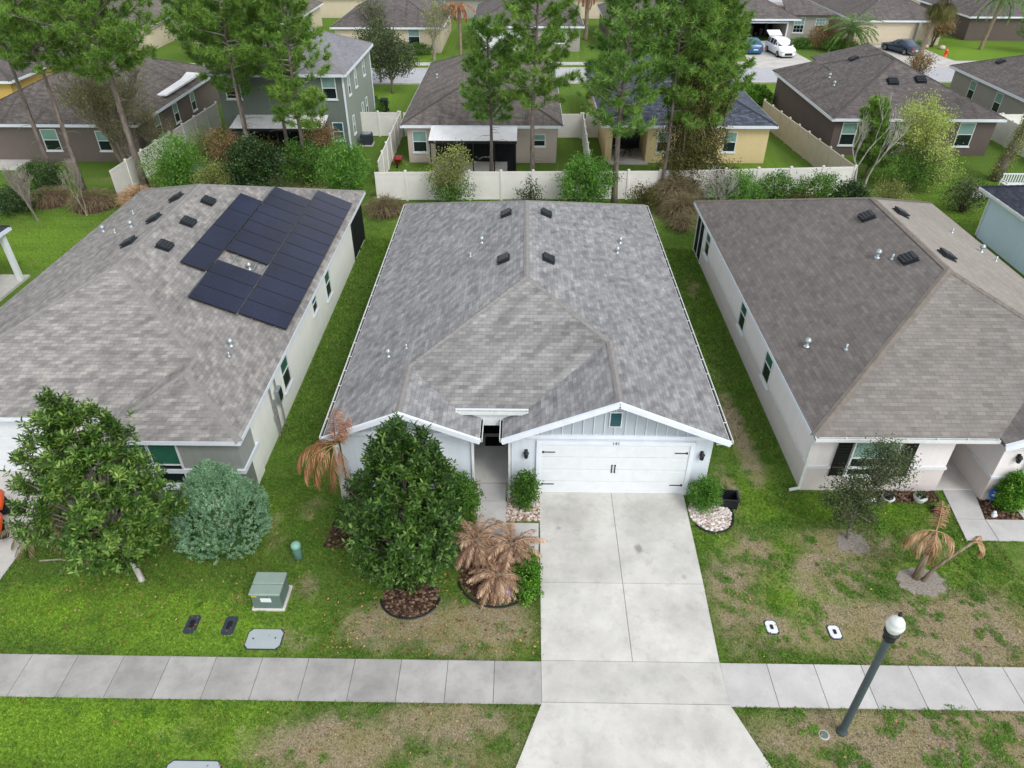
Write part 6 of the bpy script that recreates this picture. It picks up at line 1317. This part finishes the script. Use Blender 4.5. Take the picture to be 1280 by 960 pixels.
# black crate
T = thing('storage_crate', 'open black plastic crate on the grass right of the garage', 'crate', (6.9, 17.2, 0), rz=-.1)
m = MB(); m.box(-.26,.26,-.22,.22,0,.03)
for a in ((-.27,-.245,-.24,.24),(.245,.27,-.24,.24),(-.245,.245,-.24,-.215),(-.245,.245,.215,.24)): m.box(a[0],a[1],a[2],a[3],.0,.36)
m.build('body', M['blackp'], T, world=False); m = MB()
for a in ((-.3,-.24,-.27,.27),(.24,.3,-.27,.27),(-.24,.24,-.27,-.21),(-.24,.24,.21,.27)): m.box(a[0],a[1],a[2],a[3],.36,.4)
for i in range(5): m.box(-.28+.0,-.27,-.18+i*.09-.01,-.18+i*.09+.01,.03,.34); m.box(-.2+i*.1-.01,-.2+i*.1+.01,-.25,-.24,.03,.34)
m.build('rim', M['blackp'], T, world=False)
# pots, solar lanterns, ornaments by the right house
def pot(label, x, y, r, h, mat, plant=None, cat='pot', name='flower_pot', dome=None):
    T = thing(name, label, cat, (x, y, 0)); MB().lathe((x,y,0), [(r*.7,0),(r*.95,h*.7),(r,h),(r*1.08,h*1.02),(r*.9,h),(r*.85,h*.85),(.01,h*.84)], 16).build('body', M[mat], T, True)
    if dome: MB().lathe((x,y,h), [(r*.75,-.02),(r*.8,h*.2),(r*.7,h*.8),(r*.78,h*.82),(r*.78,h*.95),(.01,h)], 14).build('lantern', M[dome], T)
    if plant:
        n = 90; a = RG.uniform(0, 6.3, n); P = np.stack([np.cos(a)*r*.5*RG.random(n), np.sin(a)*r*.5*RG.random(n), np.full(n, h*.85)], 1); D = nrm(np.stack([np.cos(a), np.sin(a), RG.uniform(.6, 2.2, n)], 1)); loc_mesh('leaves', leaf_verts(P, D, RG.uniform(.1,.26,n), .015), 4, M[plant], T)
    return T
pot('white based garden pot with black lantern top below the right window', 12.25, 17.42, .2, .17, 'globe', dome='black'); pot('white garden pot with a dark plant left of the porch', 13.3, 17.42, .21, .2, 'globe', 'leaf_dark'); pot('red glazed pot with green plant at the porch path', 13.72, 16.95, .18, .2, 'red', 'leaf_hedge')
MB_ = MB().lathe((13.72,16.93,0), [(.26,.0),(.27,.03),(.2,.035)], 18); single('pot_saucer', MB_, M['black'], 'dark saucer below the red glazed pot', 'saucer', (13.72,16.93,0))
for i, (x, y, r, lb) in enumerate(((11.75,17.38,.1,'white round garden stone nearest the lantern pot'),(11.5,17.36,.09,'white round garden stone second from the lantern pot'),(11.3,17.4,.07,'small white garden stone at the tree side'))):
    single('garden_stone', MB().lathe((x,y,0), [(r*.9,0),(r*1.1,r*.5),(r*.8,r*1.1),(r*.2,r*1.35),(.001,r*1.36)], 12), M['white'], lb, 'stone', (x,y,0), smooth=True)
T = thing('yard_sign', 'blue octagonal yard sign with white mark beside the right porch', 'sign', (15.55, 17.3, 0))
MB().beam((15.55,17.3,0),(15.55,17.3,.4),.02,.02).build('stake', M['steel'], T); c = Vector((15.55,17.28,.5)); nn = Vector((0,-.9,.44)).normalized(); uu = Vector((1,0,0)); vv = nn.cross(uu)
def disk(c, u, v, n, r, t, k): 
    m = MB(); A = [c+(u*cos(2*pi*(i+.5)/k)+v*sin(2*pi*(i+.5)/k))*r for i in range(k)]; m.add(A+[p+n*t for p in A], [tuple(range(k-1,-1,-1)), tuple(range(k,2*k))]+[(i,(i+1)%k,k+(i+1)%k,k+i) for i in range(k)]); return m
disk(c, uu, vv, nn, .2, .012, 8).build('board', M['blue_s'], T); m = MB(); m.obox(c+nn*.014, (uu*.8+vv*.3).normalized(), (vv*.8-uu*.3).normalized(), nn, .1, .018, .002); m.obox(c+nn*.0145-vv*.06, uu, vv, nn, .06, .012, .002); m.obox(c+nn*.0145+vv*.07, uu, vv, nn, .05, .012, .002); m.build('mark', M['white'], T)
T = thing('garden_figure', 'small white garden ornament on the mulch by the porch path', 'ornament', (15.4, 16.75, 0)); MB().lathe((15.4,16.75,0), [(.07,0),(.08,.06),(.05,.14),(.06,.18),(.045,.24),(.01,.26)], 12).build('body', M['white'], T, True); MB().lathe((15.47,16.73,0), [(.04,0),(.045,.08),(.03,.13),(.005,.14)], 10).build('head', M['white'], T, True)
T = thing('yard_sign', 'small purple yard sign stuck in the dried sago bed', 'sign', (-.35, 13.25, 0)); MB().beam((-.35,13.25,0),(-.35,13.25,.25),.012,.012).build('stake', M['steel'], T); disk(Vector((-.35,13.24,.33)), uu, vv, nn, .12, .01, 6).build('board', M['purple'], T); m = MB().obox(Vector((-.35,13.24,.33))+nn*.012, uu, vv, nn, .06, .02, .002).build('mark', M['white'], T)
single('splash_block', MB().bevbox(.15,.6,16.95,17.2,.01,.12,.03), M['conc'], 'pale concrete splash block beside the dark shrub left of the garage', 'splash block', (.37,17.07,0))
single('fallen_branch', MB().tube([(-14.6,14.4,.04),(-14.0,14.45,.06),(-13.4,14.35,.04),(-13.0,14.5,.05)], [.03,.028,.02,.012], 6), M['bark_grey'], 'grey fallen branch lying in the grass at the left driveway', 'branch', (-14,14.4,0))

# ------------------------------------------------------------------ vehicles
M['car_white'] = plain('white_car_paint', C(236,238,240,1.05), .25, .6, var=.04); M['car_blue'] = plain('blue_car_paint', C(30,98,140), .25, .6, var=.08); M['car_navy'] = plain('dark_blue_car_paint', C(60,78,98), .2, .7, .2, var=.1)
M['car_glass'] = plain('tinted_glass', C(40,56,66), .06, .8, var=.2); M['rim'] = plain('alloy_rim', C(150,152,156), .3, .6, .5); M['lamp_red'] = plain('red_tail_lamp', C(150,26,26), .25, .6); M['lamp_clear'] = plain('clear_head_lamp', C(210,216,220), .15, .7)
def car(label, loc, rz, body, L, Wd, Hh, st, name='parked_car', open_gate=False, group='cars parked in the far driveways'):
    """st: stations (t along length from nose 0 to tail 1, belt height, belt half width factor, roof height, roof half width factor); nose points to -Y locally"""
    T = thing(name, label, 'car', loc, rz, group); w = Wd/2; V = []; F = []
    def prof(t, zb, kb, zr, kr):
        y = (t-.5)*L; a = w*kb; r = w*kr
        return [(-a*.86,y,.2),(-a*.98,y,.32),(-a,y,zb*.7),(-a*.97,y,zb),(-r,y,max(zr-.05,zb)),(-r*.82,y,max(zr,zb+.012)),(0,y,max(zr,zb+.012)+.02),(r*.82,y,max(zr,zb+.012)),(r,y,max(zr-.05,zb)),(a*.97,y,zb),(a,y,zb*.7),(a*.98,y,.32),(a*.86,y,.2)]
    R = [prof(*s) for s in st]; n = len(R[0])
    for r in R: V += r
    for i in range(len(R)-1):
        for j in range(n-1): F.append((i*n+j, (i+1)*n+j, (i+1)*n+j+1, i*n+j+1))
        F.append((i*n+n-1, (i+1)*n+n-1, (i+1)*n, i*n))
    F.append(tuple(range(n))); F.append(tuple((len(R)-1)*n+k for k in reversed(range(n))))
    b = MB().add(V, F).build('body', M[body], T, True, world=False); me = b.data
    # glass: strips a little outside the greenhouse
    g = MB()
    def P(i, j, o=.012): 
        p = Vector(R[i][j]); q = Vector((p.x*1.0, p.y, p.z)); return q
    roof = [i for i in range(len(st)) if st[i][3] > st[i][1]+.25]; i0, i1 = roof[0], roof[-1]
    def inset(quad, m, off):
        c = sum((Vector(q) for q in quad), Vector((0,0,0)))/4; nn_ = (Vector(quad[1])-Vector(quad[0])).cross(Vector(quad[3])-Vector(quad[0])).normalized()
        if nn_.dot(c-Vector((0, c.y*.6, .6))) < 0: nn_ = -nn_
        return [c+(Vector(q)-c)*m+nn_*off for q in quad]
    g.face(inset([R[i0-1][3], R[i0-1][9], R[i0][8], R[i0][4]], .88, .02)); g.build('windscreen', M['car_glass'], T, world=False)
    g = MB().face(inset([R[i1+1][3], R[i1+1][9], R[i1][8], R[i1][4]], .86, .02)); g.build('rear_window', M['car_glass'], T, world=False)
    for (ja, jb) in ((3,4),(9,8)):
        for i in range(i0, i1): MB().face(inset([R[i][ja], R[i+1][ja], R[i+1][jb], R[i][jb]], .86, .014)).build('side_window', M['car_glass'], T, world=False)
        MB().face(inset([R[i0-1][ja], R[i0][ja], R[i0][jb], R[i0][jb]], .7, .014)).build('side_window', M['car_glass'], T, world=False)
    for sx in (-1, 1):
        for sy in (-.31, .31):
            c = Vector((sx*w*.9, sy*L, .33)); u = Vector((0,1,0)); v = Vector((0,0,1)); nx = Vector((sx,0,0)); wt_ = disk(c-nx*.1, u, v, nx, .335, .22, 22).build('wheel', M['rubber'], T, world=False); r_ = disk(c+nx*.115, u, v, nx, .22, .012, 10); r_.build('rim', M['rim'], wt_, world=False)
        MB().bevbox(sx*w*.7-.17, sx*w*.7+.17, -L*.5-.02, -L*.5+.12, .58, .74, .02).build('headlight', M['lamp_clear'], T, world=False); MB().bevbox(sx*w*.72-.15, sx*w*.72+.15, L*.5-.1, L*.5+.02, .68, .86, .02).build('tail_light', M['lamp_red'], T, world=False)
        MB().bevbox(sx*w*1.0-.02, sx*w*1.0+.17*sx+.02 if sx > 0 else sx*w*1.0+.02, -.2*L*.8, -.2*L*.8+.12, .95, 1.07, .02).build('mirror', M[body], T, world=False) if sx > 0 else MB().bevbox(-w-.17, -w+.02, -.2*L*.8, -.2*L*.8+.12, .95, 1.07, .02).build('mirror', M[body], T, world=False)
    MB().box(-w*.45, w*.45, -L*.5-.03, -L*.5+.02, .3, .55).build('grille', M['black'], T, world=False); MB().box(-.26,.26, L*.5-.02, L*.5+.03, .5, .62).build('number_plate', M['white'], T, world=False)
    MB().box(-w*.8, w*.8, -L*.49, L*.49, .16, .24).build('underbody', M['black'], T, world=False)
    if open_gate: m = MB(); m.obox((0, L*.42+.35, 1.86), (1,0,0), (0,.94,.34), (0,-.34,.94), w*.8, .55, .04); m.build('tailgate', M[body], T, world=False)
    return T
SUV = [(0,.62,.78,.62,.6),(.03,.78,.9,.78,.7),(.12,.95,.97,.95,.75),(.26,1.03,1,1.03,.78),(.40,1.05,1,1.62,.78),(.55,1.05,1,1.7,.8),(.72,1.06,1,1.68,.8),(.9,1.08,.98,1.58,.76),(.985,1.05,.93,1.07,.72),(1,.7,.88,.7,.7)]
SED = [(0,.55,.75,.55,.6),(.03,.68,.9,.68,.7),(.12,.8,.97,.8,.75),(.28,.9,1,.9,.76),(.43,.92,1,1.36,.72),(.56,.93,1,1.44,.74),(.68,.94,1,1.38,.72),(.84,.96,.98,.98,.74),(.97,.92,.93,.93,.72),(1,.6,.86,.6,.7)]
HAT = [(0,.55,.75,.55,.6),(.03,.68,.9,.68,.7),(.12,.82,.97,.82,.75),(.25,.93,1,.93,.76),(.40,.95,1,1.42,.72),(.55,.96,1,1.5,.74),(.75,.98,1,1.44,.72),(.9,1.02,.96,1.25,.7),(.985,.98,.92,1.0,.7),(1,.6,.86,.6,.7)]
car('white sport utility car with raised tailgate before the open garage', (29.1, 89.0, .07), .12, 'car_white', 4.7, 1.9, 1.7, SUV, open_gate=True)
car('small bright blue hatchback left of the white car', (26.1, 90.6, .07), pi+.05, 'car_blue', 4.3, 1.8, 1.5, HAT)
car('dark blue sedan on the cream garage driveway', (43.4, 90.4, .07), pi+.35, 'car_navy', 4.8, 1.85, 1.45, SED)
# orange quad bike at the left frame edge
T = thing('quad_bike', 'orange off road vehicle with black tyres on the left driveway', 'vehicle', (-16.9, 15.7, .03), .5)
for sx in (-1, 1):
    for sy in (-1, 1):
        c = Vector((sx*.42, sy*.58, .3)); wt_ = MB().tube([c+Vector((-sx*.12,0,0)), c+Vector((-sx*.1,0,0)), c+Vector((sx*.1,0,0)), c+Vector((sx*.12,0,0))], [.24,.3,.3,.24], 20).build('wheel', M['rubber'], T, world=False); disk(c+Vector((sx*.12,0,0)), Vector((0,1,0)), Vector((0,0,1)), Vector((sx,0,0)), .13, .015, 12).build('rim', M['rim'], wt_, world=False)
        m = MB(); m.tube([c+Vector((0,-.4,.16)), c+Vector((0,-.22,.36)), c+Vector((0,.22,.36)), c+Vector((0,.4,.18))], [.05,.16,.16,.05], 8); m.build('fender', M['orange'], T, True, world=False)
MB().tube([(0,-.85,.5),(0,-.4,.66),(0,.1,.62),(0,.75,.6)], [.12,.2,.16,.14], 10).build('body', M['orange'], T, True, world=False)
MB().bevbox(-.15,.15,-.05,.6,.72,.84,.04).build('seat', M['blackp'], T, world=False); MB().tube([(-.38,-.28,.98),(-.1,-.36,.94),(.1,-.36,.94),(.38,-.28,.98)], .018, 7).build('handlebar', M['black'], T, world=False)
# hydrant, benches, AC, bins
T = thing('fire_hydrant', 'orange fire hydrant on the far street lawn', 'hydrant', (47.5, 88.2, 0)); MB().lathe((47.5,88.2,0), [(.22,0),(.22,.06),(.15,.08),(.15,.6),(.2,.62),(.2,.66),(.17,.7),(.1,.84),(.05,.86),(.05,.92),(.01,.93)], 16).build('barrel', M['orange'], T, True)
for a in (0, pi/2, pi): d_ = Vector((cos(a), -sin(a), 0)); MB().tube([Vector((47.5,88.2,.45)), Vector((47.5,88.2,.45))+d_*.26], .075, 10).build('nozzle', M['orange'], T)
def ac_unit(label, x, y):
    T = thing('air_conditioner', label, 'air conditioner', (x, y, 0)); MB().bevbox(x-.42,x+.42,y-.42,y+.42,.08,.85,.04).build('cabinet', M['blacklid'], T); MB().lathe((x,y,.85), [(.36,-.01),(.36,.02),(.3,.03),(.05,.03)], 20).build('fan_grille', M['steel'], T); MB().box(x-.5,x+.5,y-.5,y+.5,-.02,.08).build('pad', M['conc'], T)
    m = MB()
    for i in range(8): m.box(x-.425,x+.425,y-.425,y+.425,.16+i*.08,.17+i*.08)
    m.build('louvres', M['black'], T)
ac_unit('dark air conditioner beside the grey two storey house', -12.0, 55.4)
def bin_(label, x, y, mat='blackp'):
    T = thing('trash_bin', label, 'bin', (x, y, 0)); m = MB(); m.add([(x-.24,y-.28,.08),(x+.24,y-.28,.08),(x+.24,y+.24,.08),(x-.24,y+.24,.08),(x-.3,y-.36,.98),(x+.3,y-.36,.98),(x+.3,y+.32,1.02),(x-.3,y+.32,1.02)], [(0,3,2,1),(4,5,6,7),(0,1,5,4),(1,2,6,5),(2,3,7,6),(3,0,4,7)]); m.build('body', M[mat], T)
    MB().bevbox(x-.33,x+.33,y-.4,y+.36,1.0,1.08,.03).build('lid', M[mat], T)
    for s in (-1,1): MB().tube([(x+s*.26,y+.28,.13),(x+s*.32,y+.28,.13)], .12, 12).build('wheel', M['rubber'], T)
bin_('black wheeled bin at the far right corner of the grey house wall', -12.1, 64.6)
T = thing('wheelbarrow', 'small red wheelbarrow on the grass left of the beige house', 'wheelbarrow', (-8.9, 50.6, 0)); m = MB(); m.add([(-9.05,50.4,.25),(-8.75,50.4,.25),(-8.75,50.8,.3),(-9.05,50.8,.3),(-9.2,50.2,.55),(-8.6,50.2,.55),(-8.6,51.0,.6),(-9.2,51.0,.6)], [(0,3,2,1),(0,1,5,4),(1,2,6,5),(2,3,7,6),(3,0,4,7)]); m.build('tray', M['red'], T)
MB().tube([(-8.93,50.1,.17),(-8.87,50.1,.17)], .17, 14).build('wheel', M['rubber'], T); m = MB()
for s in (-1,1): m.tube([(-8.9+s*.03,50.1,.17),(-8.9+s*.2,50.7,.28),(-8.9+s*.28,51.5,.5)], .018, 6); m.tube([(-8.9+s*.2,50.8,.28),(-8.9+s*.22,50.85,0)], .015, 6)
m.build('frame', M['black'], T)
T = thing('teal_tarp_cover', 'teal covered garden heap beside the left white fence', 'cover', (-22.6, 49.0, 0)); m = MB().lathe((-22.6,49.0,0), [(.75,0),(.7,.25),(.5,.5),(.2,.62),(.01,.64)], 9); m.build('cover', M['teal'], T)
# garden bench like frame and path stones at right
T = thing('garden_bench', 'white garden glider bench at the right edge behind the blue house', 'bench', (32.2, 46.3, 0)); x, y = 32.2, 46.3
m = MB()
for i in range(5): m.box(x-.75,x+.75,y-.3+i*.13,y-.2+i*.13,.42,.45)
m.build('seat', M['white'], T); m = MB()
for i in range(9): m.box(x-.72+i*.17,x-.66+i*.17,y+.36,y+.4,.45,.98)
m.box(x-.78,x+.78,y+.35,y+.41,.95,1.03); m.build('backrest', M['white'], T)
for sx in (-1,1):
    MB().box(x+sx*.78-.03,x+sx*.78+.03,y-.35,y+.4,.6,.66).build('armrest', M['white'], T)
    for sy in (-.32,.38): MB().box(x+sx*.78-.03,x+sx*.78+.03,y+sy-.03,y+sy+.03,0,.62).build('leg', M['white'], T)
tag(MB().prism([(28.8,45.0),(32.0,44.6),(33.6,45.6),(33.4,47.4),(30,47.0)], -.03, .02).build('paved_patch', M['walk']), 'grey paved patch beside the garden bench', kind='structure')
for i, (x, y) in enumerate(((46.2,92.8),(47.6,93.4),(49.2,92.6),(45.2,92.0))): single('garden_boulder', MB().lathe((x,y,0), [(.3,0),(.42,.15),(.3,.36),(.05,.42)], 9), M['stone'], ['pale boulder on the far rock bed beside the driveway','boulder in the middle of the far rock bed','boulder on the far rock bed nearest the slender palm','low boulder on the far rock bed at the corner'][i], 'boulder', (x,y,0), smooth=True)
